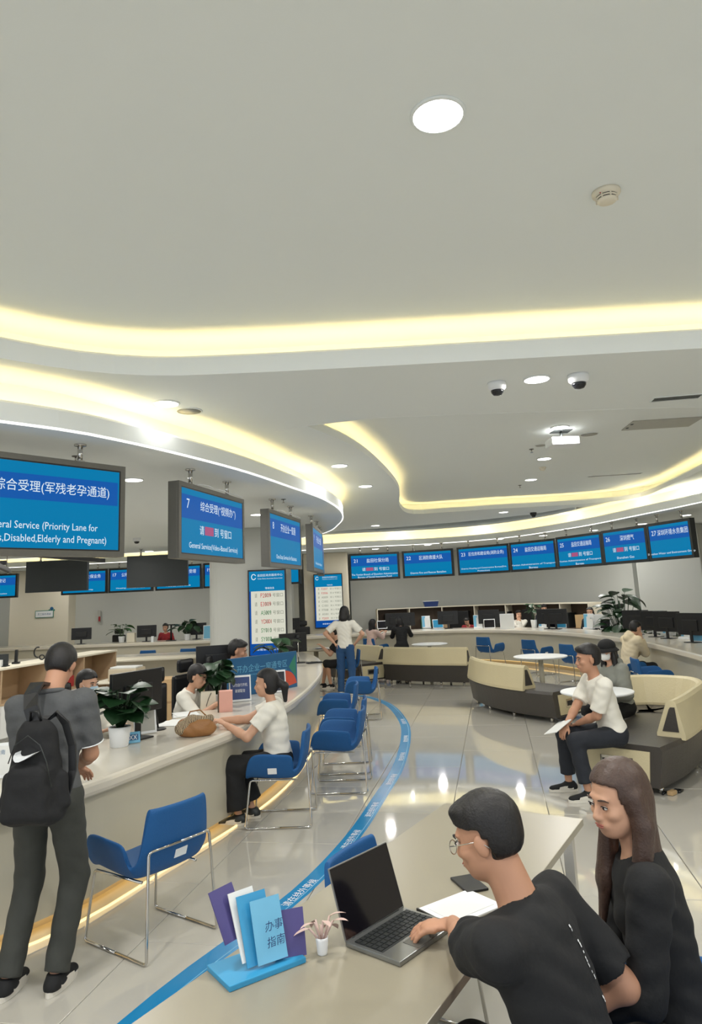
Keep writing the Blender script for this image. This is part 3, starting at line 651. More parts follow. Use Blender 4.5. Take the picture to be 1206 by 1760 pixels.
# ------------------------------------------------------------------ sofas
def sofa(pts, label, back=(0., 1.), d=.74, h=.42, bh=.75, slots=(1, 0), flip=False, name='curved_sofa'):
    """pts: outer edge, seat on the LEFT of the path"""
    path = curve(pts, .12); t = empty(name, (path[0][0], path[0][1], 0), 0, label, 'sofa')
    rel(sweep('base', path, [(.05, .07), (.0, h-.04), (.02, h), (d-.03, h), (d, h-.04), (d-.06, .07)], M_SOFAD), t)
    n = len(path); i0, i1 = int(back[0]*(n-1)), int(back[1]*(n-1)); bp = path[i0:i1+1]
    rel(sweep('backrest', bp, [(-.02, h-.02), (-.025, h+.02), (.03, bh-.03), (.055, bh), (.09, bh), (.12, bh-.02), (.235, h+.03), (.235, h+.003), (.2, h-.0)], M_SOFAC, smooth=False), t)
    tt = np.gradient(path, axis=0); tt /= np.linalg.norm(tt, axis=1)[:, None]
    for end, i in ((0, i0), (1, i1)):
        c = path[i]; tx = tt[i]*(-1 if end == 0 else 1); nx = np.array([-tt[i][1], tt[i][0]])
        pr = [(.03, h+.05), (.045, bh-.06), (.085, bh-.06), (.10, bh-.08), (.18, h+.05)]
        vs = []
        for e in (0.002, .008):
            for u, z in pr: q = c+nx*u+tx*e; vs.append((q[0], q[1], z))
        k = len(pr); fs = [tuple(range(k)), tuple(range(2*k-1, k-1, -1))]+[(a, (a+1) % k, k+(a+1) % k, k+a) for a in range(k)]
        rel(link('end_inset', mesh('end_inset', vs, fs), M_SOFAD), t)
    for end, i in ((0, 0), (1, n-1)):
        if not slots[end]: continue
        c = path[i]; tx = tt[i]*(-1 if end == 0 else 1); nx = np.array([-tt[i][1], tt[i][0]]); a = math.atan2(nx[1], nx[0])
        def pan(name, u0, u1, z0, z1, e0, e1, mt, sk=0.):
            q = [(u0, z0), (u1, z0), (u1+sk, z1), (u0-sk, z1)]; vs = []
            for e in (e0, e1):
                for u, z in q: p = c+nx*u+tx*e; vs.append((p[0], p[1], z))
            o = link(name, mesh(name, vs, [(0, 1, 2, 3), (7, 6, 5, 4)]+[(k, (k+1) % 4, 4+(k+1) % 4, 4+k) for k in range(4)]), mt); 
            bm = bmesh.new(); bm.from_mesh(o.data); bmesh.ops.recalc_face_normals(bm, faces=bm.faces); bm.to_mesh(o.data); bm.free(); return rel(o, t)
        pan('end_panel', .14, d-.08, .10, h-.05, 0, .012, M_SOFAC, .03)
        pan('handle_plate', .27, d-.20, .19, .30, .012, .02, M_CHROME); pan('handle_slot', .29, d-.22, .21, .275, .02, .023, M_BLACK)
    for i in (int(n*.06), int(n*.35), int(n*.65), n-1-int(n*.06)):
        for u in (.10, d-.12):
            c = offs(path, u)[i]; rel(B().cyl((c[0], c[1], .035), .022, .07, 14).build('foot', M_CHROME, None, True), t)
    for i in (int(n*.5),):
        vs = []; 
        for e in (-.004, .004):
            for u, z in [(.22, h+.001), (d-.03, h+.001), (d-.03, h+.005), (.22, h+.005)]:
                q = path[i]+np.array([-tt[i][1], tt[i][0]])*u+tt[i]*e; vs.append((q[0], q[1], z))
        rel(link('seam', mesh('seam', vs, [(0, 1, 2, 3), (7, 6, 5, 4)]+[(k, (k+1) % 4, 4+(k+1) % 4, 4+k) for k in range(4)]), M_BLACK), t)
    return t
sofa([(1.84, 12.35), (1.87, 11.8), (2.0, 11.2), (2.27, 10.6), (2.64, 10.1)], 'cream and charcoal curved sofa in the middle, back toward the viewer, slotted end panel', back=(0, .8), slots=(0, 1))
sofa([(2.62, 6.52), (3.05, 6.95), (3.5, 7.55), (3.85, 8.1), (3.9, 8.6), (3.55, 8.95), (3.1, 9.0)], 'cream and charcoal curved sofa at the right, man in white T-shirt on its end', back=(.16, 1), slots=(1, 0), d=.78)
sofa([(.5, 15.45), (.9, 15.1), (1.4, 14.75), (2.12, 14.35)], 'long cream and charcoal sofa with its back to the viewer, beyond the guide line', back=(0, 1), slots=(0, 0))
sofa([(.62, 15.75), (.3, 16.3), (-.1, 16.9)], 'small cream sofa section with slotted end panel beside the standing woman', back=(.12, 1), slots=(1, 0))
# round tables
def round_table(px, py, r, label, z=.74, dx=0, dy=0):
    q = P(px, py, z); t = empty('round_table', (q[0]+dx, q[1]+dy, 0), 0, label, 'table')
    B().lathe((0, 0, 0), [(.001, z-.03), (r-.03, z-.03), (r-.004, z-.02), (r, z-.012), (r-.004, z-.003), (r-.015, z), (.001, z)], 48).build('tabletop', M_PRINT, t, False)
    B().cyl((0, 0, z/2-.01), .04, z-.04, 24).build('column', M_WHITE, t, True)
    B().lathe((0, 0, 0), [(.21, 0), (.21, .012), (.19, .02), (.04, .03)], 36).build('base_plate', M_WHITE, t, True)
    return t
TBL = round_table(1025, 1187, .38, 'round white table in front of the man in the white T-shirt')
round_table(928, 1127, .44, 'round white table behind the middle sofa')
round_table(738, 1106, .40, 'smallest, farthest round white table, behind the long sofa')
# ------------------------------------------------------------------ foreground table
u_ = np.array([.50, .866]); v_ = np.array([-.866, .50])
FR = np.array([1.04, 3.66]); ang = math.atan2(u_[1], u_[0])
tc = FR+v_*.35-u_*1.2
t = empty('white_desk', (tc[0], tc[1], 0), ang, 'white rectangular table in the foreground carrying the laptop', 'table')
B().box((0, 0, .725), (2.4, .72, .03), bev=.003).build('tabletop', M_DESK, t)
for sx in (-1, 1):
    for sy in (-1, 1): B().box((sx*1.12, sy*.3, .355), (.045, .045, .71)).build('leg', M_CHROME, t)
B().box((0, 0, .68), (2.2, .05, .05)).build('rail', M_CHROME, t)
#@@FURN_END
# ------------------------------------------------------------------ people: smooth-blended fields turned into one skin
def V3(*a): return np.array(a, float)
def unit(v): v = np.asarray(v, float); return v/(np.linalg.norm(v)+1e-9)
class Field:
    def __init__(s, lo, hi, h):
        s.lo = np.array(lo, float); s.h = h; s.n = np.ceil((np.array(hi)-s.lo)/h).astype(int)+1
        s.V = np.full(s.n, .5, np.float32); s.ax = [s.lo[i]+h*np.arange(s.n[i]) for i in range(3)]
    def sub(s, lo, hi):
        a = np.clip(np.floor((np.asarray(lo)-s.lo)/s.h).astype(int), 0, s.n); b = np.clip(np.ceil((np.asarray(hi)-s.lo)/s.h).astype(int)+1, 0, s.n)
        sl = tuple(slice(a[i], b[i]) for i in range(3))
        X, Y, Z = np.meshgrid(s.ax[0][sl[0]], s.ax[1][sl[1]], s.ax[2][sl[2]], indexing='ij', sparse=False)
        return sl, np.stack([X, Y, Z], -1).astype(np.float32)
    def comb(s, sl, d, k, mode='add'):
        V = s.V[sl]
        if mode == 'cut': d = -d; V = -V      # max(V,-d) = -min(-V,d) with d the cut field
        if mode == 'cut': a, b = V, -d
        else: a, b = V, d
        if k > 0:
            h = np.clip(.5+.5*(b-a)/k, 0, 1); r = b*(1-h)+a*h-k*h*(1-h)
        else: r = np.minimum(a, b)
        s.V[sl] = -r if mode == 'cut' else r
    def cap(s, a, b, ra, rb, k=.02, mode='add', cutA=False, cutB=False, flat=None):
        a = V3(*a); b = V3(*b); m_ = max(ra, rb)+max(k, .001)+2*s.h
        sl, p = s.sub(np.minimum(a, b)-m_, np.maximum(a, b)+m_)
        if p.size == 0: return
        ab = b-a; L2 = max(float(ab@ab), 1e-9); q = p-a.astype(np.float32); tt = (q@ab.astype(np.float32))/L2; t = np.clip(tt, 0, 1)
        dv = q-t[..., None]*ab.astype(np.float32)
        if flat is not None:      # flattened limb: squash distance along one direction
            f, sc = flat; fd = dv@np.asarray(f, np.float32); dv = dv+(fd*(sc-1))[..., None]*np.asarray(f, np.float32)
        d = np.linalg.norm(dv, axis=-1)-(ra+(rb-ra)*t)
        L = math.sqrt(L2)
        if cutB: d = np.maximum(d, (tt-1)*L)
        if cutA: d = np.maximum(d, -tt*L)
        s.comb(sl, d, k, mode)
    def ell(s, c, r, R=None, k=.02, mode='add'):
        c = V3(*c); r = np.asarray(r, float); m_ = max(r)+max(k, .001)+2*s.h
        sl, p = s.sub(c-m_, c+m_)
        if p.size == 0: return
        q = p-c.astype(np.float32)
        if R is not None: q = q@np.asarray(R, np.float32)
        rf = r.astype(np.float32); k0 = np.linalg.norm(q/rf, axis=-1); k1 = np.linalg.norm(q/(rf*rf), axis=-1)+1e-6
        s.comb(sl, k0*(k0-1)/k1, k, mode)
    def fn(s, lo, hi, f, k=0, mode='add'):
        sl, p = s.sub(lo, hi)
        if p.size == 0: return
        s.comb(sl, f(p), k, mode)
    def wrinkle(s, amp, fr, seed=0):
        X = s.ax[0][:, None, None]; Y = s.ax[1][None, :, None]; Z = s.ax[2][None, None, :]
        w_ = np.sin(fr*(Z*1.2+X*.5)+2.2*np.sin(fr*.37*X+seed)+seed)*np.sin(fr*.6*(Y+X*.6)+1.7*np.sin(fr*.3*Z))
        s.V += (amp*w_).astype(np.float32)
    def mesh(s, name='body'):
        V = s.V; ins = V < 0; n = V.shape
        c = np.zeros((n[0]-1, n[1]-1, n[2]-1), np.uint8)
        for dx in (0, 1):
            for dy in (0, 1):
                for dz in (0, 1): c += ins[dx:n[0]-1+dx, dy:n[1]-1+dy, dz:n[2]-1+dz]
        act = (c > 0) & (c < 8); idx = np.argwhere(act)
        if len(idx) == 0: return bpy.data.meshes.new(name)
        ids = np.full(c.shape, -1, np.int32); ids[act] = np.arange(len(idx))
        acc = np.zeros((len(idx), 3)); cnt = np.zeros(len(idx))
        E_ = []
        for ax_ in range(3):
            o1, o2 = [a for a in range(3) if a != ax_]
            for u in (0, 1):
                for v in (0, 1):
                    a = np.zeros(3, int); a[o1] = u; a[o2] = v; b = a.copy(); b[ax_] = 1; E_.append((a, b))
        for a, b in E_:
            ia = idx+a; ib = idx+b; va = V[ia[:, 0], ia[:, 1], ia[:, 2]]; vb = V[ib[:, 0], ib[:, 1], ib[:, 2]]
            m_ = (va < 0) != (vb < 0); t = np.where(m_, va/(va-vb+1e-12), 0)
            pt = a+(b-a)*t[:, None]; acc += pt*m_[:, None]; cnt += m_
        vs = s.lo+(idx+acc/np.maximum(cnt, 1)[:, None])*s.h
        quads = []
        for ax_ in range(3):
            o1, o2 = [(1, 2), (2, 0), (0, 1)][ax_]
            sl0 = [slice(None)]*3; sl1 = [slice(None)]*3
            sl0[ax_] = slice(0, n[ax_]-1); sl1[ax_] = slice(1, n[ax_])
            A = ins[tuple(sl0)]; Bq = ins[tuple(sl1)]; ed = np.argwhere(A != Bq)
            ed = ed[(ed[:, o1] > 0) & (ed[:, o2] > 0) & (ed[:, o1] < n[o1]-1) & (ed[:, o2] < n[o2]-1)]
            flip = A[ed[:, 0], ed[:, 1], ed[:, 2]]
            def gid(d1, d2):
                e = ed.copy(); e[:, o1] -= d1; e[:, o2] -= d2; return ids[e[:, 0], e[:, 1], e[:, 2]]
            q = np.stack([gid(1, 1), gid(0, 1), gid(0, 0), gid(1, 0)], 1)
            q[~flip] = q[~flip][:, ::-1]; quads.append(q)
        q = np.concatenate(quads); q = q[(q >= 0).all(1)]
        me = bpy.data.meshes.new(name); me.vertices.add(len(vs)); me.vertices.foreach_set('co', vs.astype(np.float32).ravel())
        me.loops.add(len(q)*4); me.loops.foreach_set('vertex_index', q.ravel().astype(np.int32))
        me.polygons.add(len(q)); me.polygons.foreach_set('loop_start', np.arange(0, len(q)*4, 4, dtype=np.int32))
        try: me.polygons.foreach_set('loop_total', np.full(len(q), 4, np.int32))
        except Exception: pass
        me.update(calc_edges=True); me.validate()
        me.polygons.foreach_set('use_smooth', [True]*len(me.polygons))
        return me
def rotm(yaw=0, pitch=0, roll=0):
    """local frame: x right, y forward, z up. yaw turns left, pitch tips the front down, roll tips to the right"""
    a, b, c = map(math.radians, (yaw, pitch, roll))
    Z = np.array([[math.cos(a), -math.sin(a), 0], [math.sin(a), math.cos(a), 0], [0, 0, 1]])
    X = np.array([[1, 0, 0], [0, math.cos(-b), -math.sin(-b)], [0, math.sin(-b), math.cos(-b)]])
    Y = np.array([[math.cos(c), 0, math.sin(c)], [0, 1, 0], [-math.sin(c), 0, math.cos(c)]])
    return Z@X@Y
def ik(S_, W_, a, b, hint):
    S_, W_ = V3(*S_), V3(*W_); d = W_-S_; L = np.linalg.norm(d); mx = (a+b)*.995
    if L > mx: W_ = S_+d/L*mx; L = mx; d = W_-S_
    L = max(L, abs(a-b)+.02); x = (a*a-b*b+L*L)/(2*L); h = math.sqrt(max(a*a-x*x, 0)); u = d/np.linalg.norm(d)
    hv = V3(*hint); hv = hv-u*(hv@u); hv = unit(hv); return S_+u*x+hv*h, W_
def person(label, loc, yaw, hip=.54, H=1.68, lean=5, side=0, tw=0, head=(0, 0, 0), rh=None, lh=None, rf=None, lf=None, rel_=None, lel=None, sex='m',
           skin=None, top=(None, .5), hem=-.02, bottom=None, pant=1.0, shin_end=1.0, shoe=None, hair='short', hairm=None, res=.008, curl=55, palm=((0, 0, -1), (0, 0, -1)),
           world=(), mask=None, glasses=False, hat=None, hs=1.0, bulk=1.0, wr=.003, face=True, hood=False, collar=False, hdir=(None, None), hoff=(0, 0, 0)):
    """hands/feet in local metres unless listed in world"""
    rz = math.radians(yaw); t = empty('person', (loc[0], loc[1], 0), rz, label, 'person')
    c_, s_ = math.cos(rz), math.sin(rz)
    def L(p): dx, dy = p[0]-loc[0], p[1]-loc[1]; return V3(dx*c_+dy*s_, -dx*s_+dy*c_, p[2])
    tg = dict(rh=rh, lh=lh, rf=rf, lf=lf)
    for k in world: tg[k] = L(tg[k])
    f = H/1.70; sk = skin or M_SKIN; hw = (.185 if sex == 'm' else .162)*f*bulk; hipw = (.088 if sex == 'm' else .092)*f
    R = rotm(tw, lean, side); X, Y, Z = R[:, 0], R[:, 1], R[:, 2]
    Pv = V3(0, 0, hip); NB = Pv+Z*.50*f; Rh = rotm(head[0], head[1], head[2])
    HC = NB+Z*.03*f+Rh[:, 2]*.145*f+Rh[:, 1]*.03+V3(*hoff)
    SR, SL = NB-Z*.045*f+X*hw, NB-Z*.045*f-X*hw
    ua, fa = .285*f, .245*f; th_, sh = .42*f, .41*f
    if tg['rh'] is None: tg['rh'] = SR+V3(.06, .1, -.48)*f
    if tg['lh'] is None: tg['lh'] = SL+V3(-.06, .1, -.48)*f
    ER, WR = ik(SR, tg['rh'], ua, fa, rel_ or (.5, -.5, -1)); EL, WL = ik(SL, tg['lh'], ua, fa, lel or (-.5, -.5, -1))
    HR, HL = Pv+V3(hipw, 0, -.02), Pv+V3(-hipw, 0, -.02)
    if tg['rf'] is None: tg['rf'] = V3(.1, (.42 if hip < .7 else .02), .085)
    if tg['lf'] is None: tg['lf'] = V3(-.1, (.42 if hip < .7 else -.02), .085)
    KR, AR = ik(HR, tg['rf'], th_, sh, (.1, 1, .5)); KL, AL = ik(HL, tg['lf'], th_, sh, (-.1, 1, .5))
    pts = np.array([HC, NB, SR, SL, ER, EL, WR, WL, KR, KL, AR, AL, Pv])
    lo = pts.min(0)-.26; hi = pts.max(0)+.26; lo[2] = max(lo[2], -.02)
    # ---- body
    F = Field(lo, hi, res)
    F.ell(Pv+Z*.0, (hw*.78, .088*f, .09*f), R, .04); F.ell(Pv+Z*.2*f, (hw*.68, .08*f, .16*f), R, .05); F.ell(Pv+Z*.36*f, (hw*.82, .088*f, .14*f), R, .05)
    F.cap(SR-X*.03-Z*.01, SL+X*.03-Z*.01, .045*f, .045*f, .06)
    F.cap(NB-Z*.02, HC-Rh[:, 2]*.06-Rh[:, 1]*.015, (.058 if sex == 'm' else .047)*f, (.052 if sex == 'm' else .042)*f, .03)
    k_ = hs*f
    def hp(x, y, z): return HC+Rh@(V3(x, y, z)*k_)
    def hr(*r_): return tuple(v*k_ for v in r_)
    F.ell(hp(0, -.012, .038), hr(.076, .094, .082), Rh, .02)
    F.ell(hp(0, .022, -.028), hr(.060, .066, .078), Rh, .03); F.ell(hp(0, .058, -.084), hr(.031, .024, .021), Rh, .03)
    F.ell(hp(0, .035, -.055), hr(.052, .048, .045), Rh, .02)
    if face:
        F.ell(hp(0, .078, .026), hr(.045, .014, .012), Rh, .012)
        for q in (-1, 1):
            F.ell(hp(q*.034, .094, .002), hr(.019, .013, .012), Rh, .012, 'cut')
            F.ell(hp(q*.040, .062, -.022), hr(.022, .022, .018), Rh, .016)
        F.cap(hp(0, .084, .008), hp(0, .1015, -.028), .0085*k_, .0118*k_, .012)
        F.ell(hp(0, .095, -.034), hr(.0175, .010, .008), Rh, .010)
        F.ell(hp(0, .084, -.057), hr(.027, .013, .013), Rh, .014)
    for q in (-1, 1):
        if res < .013: F.ell(hp(q*.077, -.006, -.006), hr(.010, .020, .032), rotm(head[0]-q*18, head[1]+8, head[2]), .006)
    for (S_, E_, W_, sg, pn, hd) in ((SR, ER, WR, 1, palm[0], hdir[0]), (SL, EL, WL, -1, palm[1], hdir[1])):
        F.cap(S_, E_, .048*f*bulk, .038*f, .03); F.cap(E_, E_+(W_-E_)*.4, .039*f, .037*f, .02); F.cap(E_+(W_-E_)*.35, W_, .038*f, .025*f, .015)
        d = unit(W_-E_) if hd is None else unit(hd); n_ = V3(*pn); n_ = unit(n_-d*(n_@d)); sd = unit(np.cross(d, n_))*1.0   # side toward the thumb for the right hand
        thumb = -sd*sg if False else (np.cross(n_, d)*(1 if sg > 0 else -1))
        thumb = unit(-thumb)
        g = f*.98
        if res > .011:
            F.cap(W_, W_+d*.06*g, .028, .032, .02, flat=(n_, 1.9)); F.cap(W_+d*.06*g, W_+(d*.12+n_*.035)*g, .030, .018, .015, flat=(n_, 1.8)); F.cap(W_+d*.02, W_+(d*.06+thumb*.05)*g, .014, .011, .01)
        else:
            F.cap(W_, W_+d*.075*g, .024*g, .034*g, .012, flat=(n_, 2.1))
            for q, (o_, ln) in enumerate(((.030, .070), (.010, .078), (-.010, .073), (-.029, .058))):
                b0 = W_+(d*.082+thumb*o_)*g; dirv = d.copy(); p0 = b0-d*.02
                F.cap(p0, b0, .0115*g, .0098*g, .008)
                for sgm, (fr, rr) in enumerate(((.45, .0092), (.31, .0084), (.24, .0074))):
                    a_ = math.radians(curl*(.35+.38*sgm)+(q*3)); dv = d*math.cos(a_)+n_*math.sin(a_)
                    p1 = b0+dv*ln*fr*g; F.cap(b0, p1, rr*g, rr*.92*g, .0035); b0 = p1
            b0 = W_+(d*.022+thumb*.022)*g; p1 = b0+(d*.032+thumb*.026+n_*.012)*g; p2 = p1+(d*.034+thumb*.008+n_*.012)*g
            F.cap(b0, p1, .0145*g, .0105*g, .010); F.cap(p1, p2, .0102*g, .0085*g, .004)
    for (Hp, K_, A_) in ((HR, KR, AR), (HL, KL, AL)):
        F.cap(Hp, K_, .072*f, .048*f, .04); F.cap(K_, K_+(A_-K_)*.35, .048*f, .05*f, .02); F.cap(K_+(A_-K_)*.3, A_, .049*f, .031*f, .02)
        fd = V3(A_[0]-K_[0], 0, 0)*0+V3(0, 1, 0); F.cap(A_-fd*.02+V3(0, 0, -.035), A_+fd*.13+V3(0, 0, -.055), .03, .022, .02)
    link('body', F.mesh('body'), sk, t)
    # ---- face details
    if face and mask is None or face:
        for q in (-1, 1):
            c = hp(q*.033, .0862, .003); Rm = Matrix([list(r_) for r_ in Rh])
            B().ell(c, hr(.0140, .006, .0056), 14, Rm).build('eye', M_EYEW, t, True)
            B().ell(hp(q*.033, .0902, .0025), hr(.0062, .003, .0052), 12, Rm).build('iris', M_EYED, t, True)
            B().tube([hp(q*.048, .0855, .005), hp(q*.042, .0905, .0082), hp(q*.033, .0922, .0092), hp(q*.024, .0912, .0076), hp(q*.018, .0885, .004)], .0018*k_, 5).build('eyelash', M_HAIR, t, True)
            B().tube([hp(q*.052, .079, .022), hp(q*.042, .088, .028), hp(q*.03, .093, .028), hp(q*.018, .094, .025)], [.0015, .003, .0036, .003], 6).build('eyebrow', hairm or M_HAIR, t, True)
        if mask is None:
            B().ell(hp(0, .0965, -.0545), hr(.0225, .004, .0042), 12, Matrix([list(r_) for r_ in Rh])).ell(hp(0, .0955, -.0615), hr(.019, .0045, .005), 12, Matrix([list(r_) for r_ in Rh])).build('lips', M_LIP, t, True)
    hres = max(res, .006) if res < .008 else res
    # ---- hair
    hm = hairm or M_HAIR
    if hair:
        Fh = Field(HC-V3(.2, .26, .52 if hair in ('long', 'pony', 'bob') else .2), HC+V3(.2, .26, .2), max(.005, min(res, .010)))
        vol = .007
        Fh.ell(hp(0, -.014, .044), hr(.080+vol, .097+vol, .084+vol), Rh, .01)
        if hair == 'short':
            Fh.ell(hp(0, -.03, .0), hr(.080, .080, .075), Rh, .02)
            Fh.ell(hp(0, .05, .088), hr(.060, .045, .025), Rh, .02)
            zl, yl, zb_ = .062, -.012, -.055
        elif hair == 'bun':
            Fh.ell(hp(0, -.03, .0), hr(.084, .082, .085), Rh, .02); zl, yl, zb_ = .062, .005, -.08
        else:
            zl, yl, zb_ = .074, .010, -.9
            Fh.ell(hp(0, -.03, -.01), hr(.088, .085, .095), Rh, .02)
            if hair in ('long', 'bob'):
                LL = .34 if hair == 'long' else .17
                dn = V3(0, -.02, -1)
                for q in (-1, 1):
                    a0 = hp(q*.074, -.005, .02); a1 = hp(q*.082, -.012, -.07)
                    Fh.cap(a0, a1, .026, .030, .02); Fh.cap(a1, a1+V3(q*.008, .03 if hair == 'long' else 0, -LL*.6), .032, .034, .02); 
                    if hair == 'long': Fh.cap(a1+V3(q*.008, .03, -LL*.55), a1+V3(q*.0, .055, -LL*.95), .034, .016, .02, flat=((0, 1, 0), 1.3))
                a0 = hp(0, -.065, -.01); Fh.cap(a0, a0+V3(0, -.02, -LL*.6), .075, .07, .03, flat=((0, 1, 0), 1.4)); Fh.cap(a0+V3(0, -.02, -LL*.6), a0+V3(0, -.01, -LL), .07, .05, .03, flat=((0, 1, 0), 1.6))
            if hair == 'pony':
                a0 = hp(0, -.105, .01); Fh.cap(a0, a0+Rh@V3(0, -.055, -.05), .03, .034, .02); Fh.cap(a0+Rh@V3(0, -.055, -.05), a0+Rh@V3(0, -.05, -.17), .034, .018, .02)
                zb_ = -.9
        lo_, hi_ = HC-.6, HC+.6
        inv = Rh.astype(np.float32)
        def facecut(p):
            q = ((p-HC.astype(np.float32))@inv)/k_; x, y, z = q[..., 0], q[..., 1], q[..., 2]
            a = np.maximum(np.maximum(z-(zl-.25*np.abs(x)*0-3.2*x*x), yl-y+.35*np.maximum(-z-.02, 0)*0), np.abs(x)-(.085 if hair != 'long' else .064))
            return a.astype(np.float32)
        Fh.fn(lo_, hi_, facecut, .006, 'cut')
        if hair in ('short', 'bun'):
            Fh.fn(lo_, hi_, lambda p: (((p-HC.astype(np.float32))@inv)[..., 2]/k_-zb_-.35*(((p-HC.astype(np.float32))@inv)[..., 1]/k_+.05)*0).astype(np.float32), .006, 'cut')
            def earcut(p):
                q = ((p-HC.astype(np.float32))@inv)/k_; return (np.maximum(np.maximum(q[..., 2]-.012, -.030-q[..., 1]), .058-np.abs(q[..., 0]))).astype(np.float32)
            Fh.fn(lo_, hi_, earcut, .006, 'cut')
        XX = Fh.ax[0][:, None, None]-HC[0]; YY = Fh.ax[1][None, :, None]-HC[1]; ZZ = Fh.ax[2][None, None, :]-HC[2]
        Fh.V += (.0011*np.sin(260*XX+30*ZZ*np.sign(XX))*np.sin(230*YY+2)).astype(np.float32)
        link('hair', Fh.mesh('hair'), hm, t)
        if hair == 'pony': B().tube([hp(.03*math.cos(a), -.108-.012*math.sin(a)*0, .008+.03*math.sin(a)) for a in np.linspace(0, 6.28, 14)[:-1]], .007, 6, True).build('hair_tie', M_BLKC, t, True)
    # ---- clothes
    if top[0]:
        tm, sl_ = top; q = .014 if top[0] not in (M_CRMC, M_HOODG) else .03
        lo2 = lo.copy(); Ft = Field(lo2, hi, max(res, .006) if res < .008 else res)
        Ft.ell(Pv+Z*.36*f, (hw*.84+q, .092*f*bulk+q, .15*f+q), R, .05); Ft.ell(Pv+Z*.2*f, (hw*.76+q, .092*f*bulk+q, .18*f), R, .06); Ft.ell(Pv+Z*.03*f, (hw*.86+q, .100*f*bulk+q, .14*f), R, .05)
        Ft.cap(SR-X*.035-Z*.012, SL+X*.035-Z*.012, .05*f+q*.6, .05*f+q*.6, .06); Ft.cap(NB-Z*.07*f, NB-Z*.012*f, .085*f, .064*f, .03)
        if sex == 'f': 
            for g in (-1, 1): Ft.ell(Pv+Z*.34*f+X*g*.07+Y*.075, (.06, .045, .06), R, .03)
        for (S_, E_, W_) in ((SR, ER, WR), (SL, EL, WL)):
            a = min(sl_, 1.); E2 = S_+(E_-S_)*a
            Ft.cap(S_, E2, .053*f*bulk+q, (.053*f+q*1.3) if sl_ < 1 else .044*f+q, .03, cutB=(sl_ < 1))
            if sl_ > 1: Ft.cap(E_, E_+(W_-E_)*(sl_-1), .043*f+q, .033*f+q*.7, .02, cutB=True)
        Ft.wrinkle(wr, 55, loc[0]*3)
        nz = Pv+Z*hem; Zf = Z.astype(np.float32)
        Ft.fn(lo, np.array([hi[0], hi[1], nz[2]+.25]), lambda p: np.where(True, ((p-nz.astype(np.float32))@Zf), 0).astype(np.float32) if False else ((p-nz.astype(np.float32))@Zf).astype(np.float32)+ (0 if hip < .7 and False else 0), .004, 'cut') if hip > .7 or hem > -.3 and False else None
        # neck opening
        Ft.fn(NB-.2, NB+.25, lambda p: (np.linalg.norm((p-(NB+Z*.005).astype(np.float32))-((p-(NB+Z*.005).astype(np.float32))@Zf)[..., None]*Zf, axis=-1)-.060*f).astype(np.float32)*np.where(((p-(NB-Z*.05).astype(np.float32))@Zf) > 0, 1, -1).astype(np.float32)*1.0 if False else np.maximum(np.linalg.norm(p-(NB+Z*.05*f+Y*.02).astype(np.float32), axis=-1)-.078*f, -1).astype(np.float32), .004, 'cut')
        if hood:
            Ft.cap(NB-X*.06-Y*.06+Z*.02, NB+X*.06-Y*.06+Z*.02, .05, .05, .03); Ft.cap(NB-Y*.09-Z*.03, NB-Y*.075+Z*.05, .07, .05, .03)
        to = link('shirt', Ft.mesh('shirt'), tm, t)
        if collar:
            ring = [NB+X*.072*math.cos(a)+Y*.066*math.sin(a)+Z*(.0+.018*(1 if math.sin(a) < 0 else .2)) for a in np.linspace(0, 6.28, 24)[:-1]]
            B().tube(ring, .014, 8, True).build('collar', tm, t, True)
    if bottom:
        q = .010*pant; Fb = Field(lo, hi, max(res, .008) if res < .008 else res)
        Fb.ell(Pv+Z*.02, (hw*.80+q, .098*f+q, .11*f), R, .04)
        for (Hp, K_, A_) in ((HR, KR, AR), (HL, KL, AL)):
            Fb.cap(Hp, K_, .080*f+q, .058*f+q, .05)
            e = K_+(A_-K_)*min(shin_end, 1.); 
            if shin_end > 0: Fb.cap(K_, e, .058*f+q, (.048*f+q*1.2) if pant < 2 else (.058*f+q*1.8), .03, cutB=True)
        Fb.wrinkle(.003, 42, loc[1])
        link('trousers' if shin_end > .3 else 'shorts', Fb.mesh('trousers'), bottom, t)
    if shoe:
        for (A_, K_, Q_) in ((AR, KR, 1), (AL, KL, -1)):
            dx = V3(A_[0]*0+.05*Q_, 1, 0); dx = unit(dx); sx = V3(dx[1], -dx[0], 0)
            hz = A_[2]-.085
            Fs = Field(A_-V3(.16, .2, .1), A_+V3(.16, .26, .08), .006)
            Fs.cap(A_-dx*.035+V3(0, 0, -.045), A_+dx*.02+V3(0, 0, -.04), .042, .040, .02); Fs.cap(A_+dx*.02+V3(0, 0, -.04), A_+dx*.15+V3(0, 0, -.058), .040, .034, .02, flat=((0, 0, 1), 1.25)); Fs.cap(A_-dx*.01, A_-dx*.01+V3(0, 0, -.03), .040, .042, .02, cutA=True)
            Fs.fn(A_-.3, A_+.3, lambda p: (p[..., 2]-(hz+.022)).astype(np.float32), .0, 'cut')
            so = link('shoe', Fs.mesh('shoe'), shoe, t)
            pts_ = []
            for a in np.linspace(0, 2*math.pi, 25)[:-1]:
                ca_, sa_ = math.cos(a), math.sin(a); pts_.append(A_+dx*(.055+.135*ca_)+sx*(.043*sa_*(1+.08*ca_)))
            vs = [(p[0], p[1], hz+.001) for p in pts_]+[(p[0], p[1], hz+.026) for p in pts_]; n = 24
            link('sole', mesh('sole', vs, [tuple(range(n-1, -1, -1)), tuple(range(n, 2*n))]+[(i, (i+1) % n, n+(i+1) % n, n+i) for i in range(n)]), M_SHOEW, so)
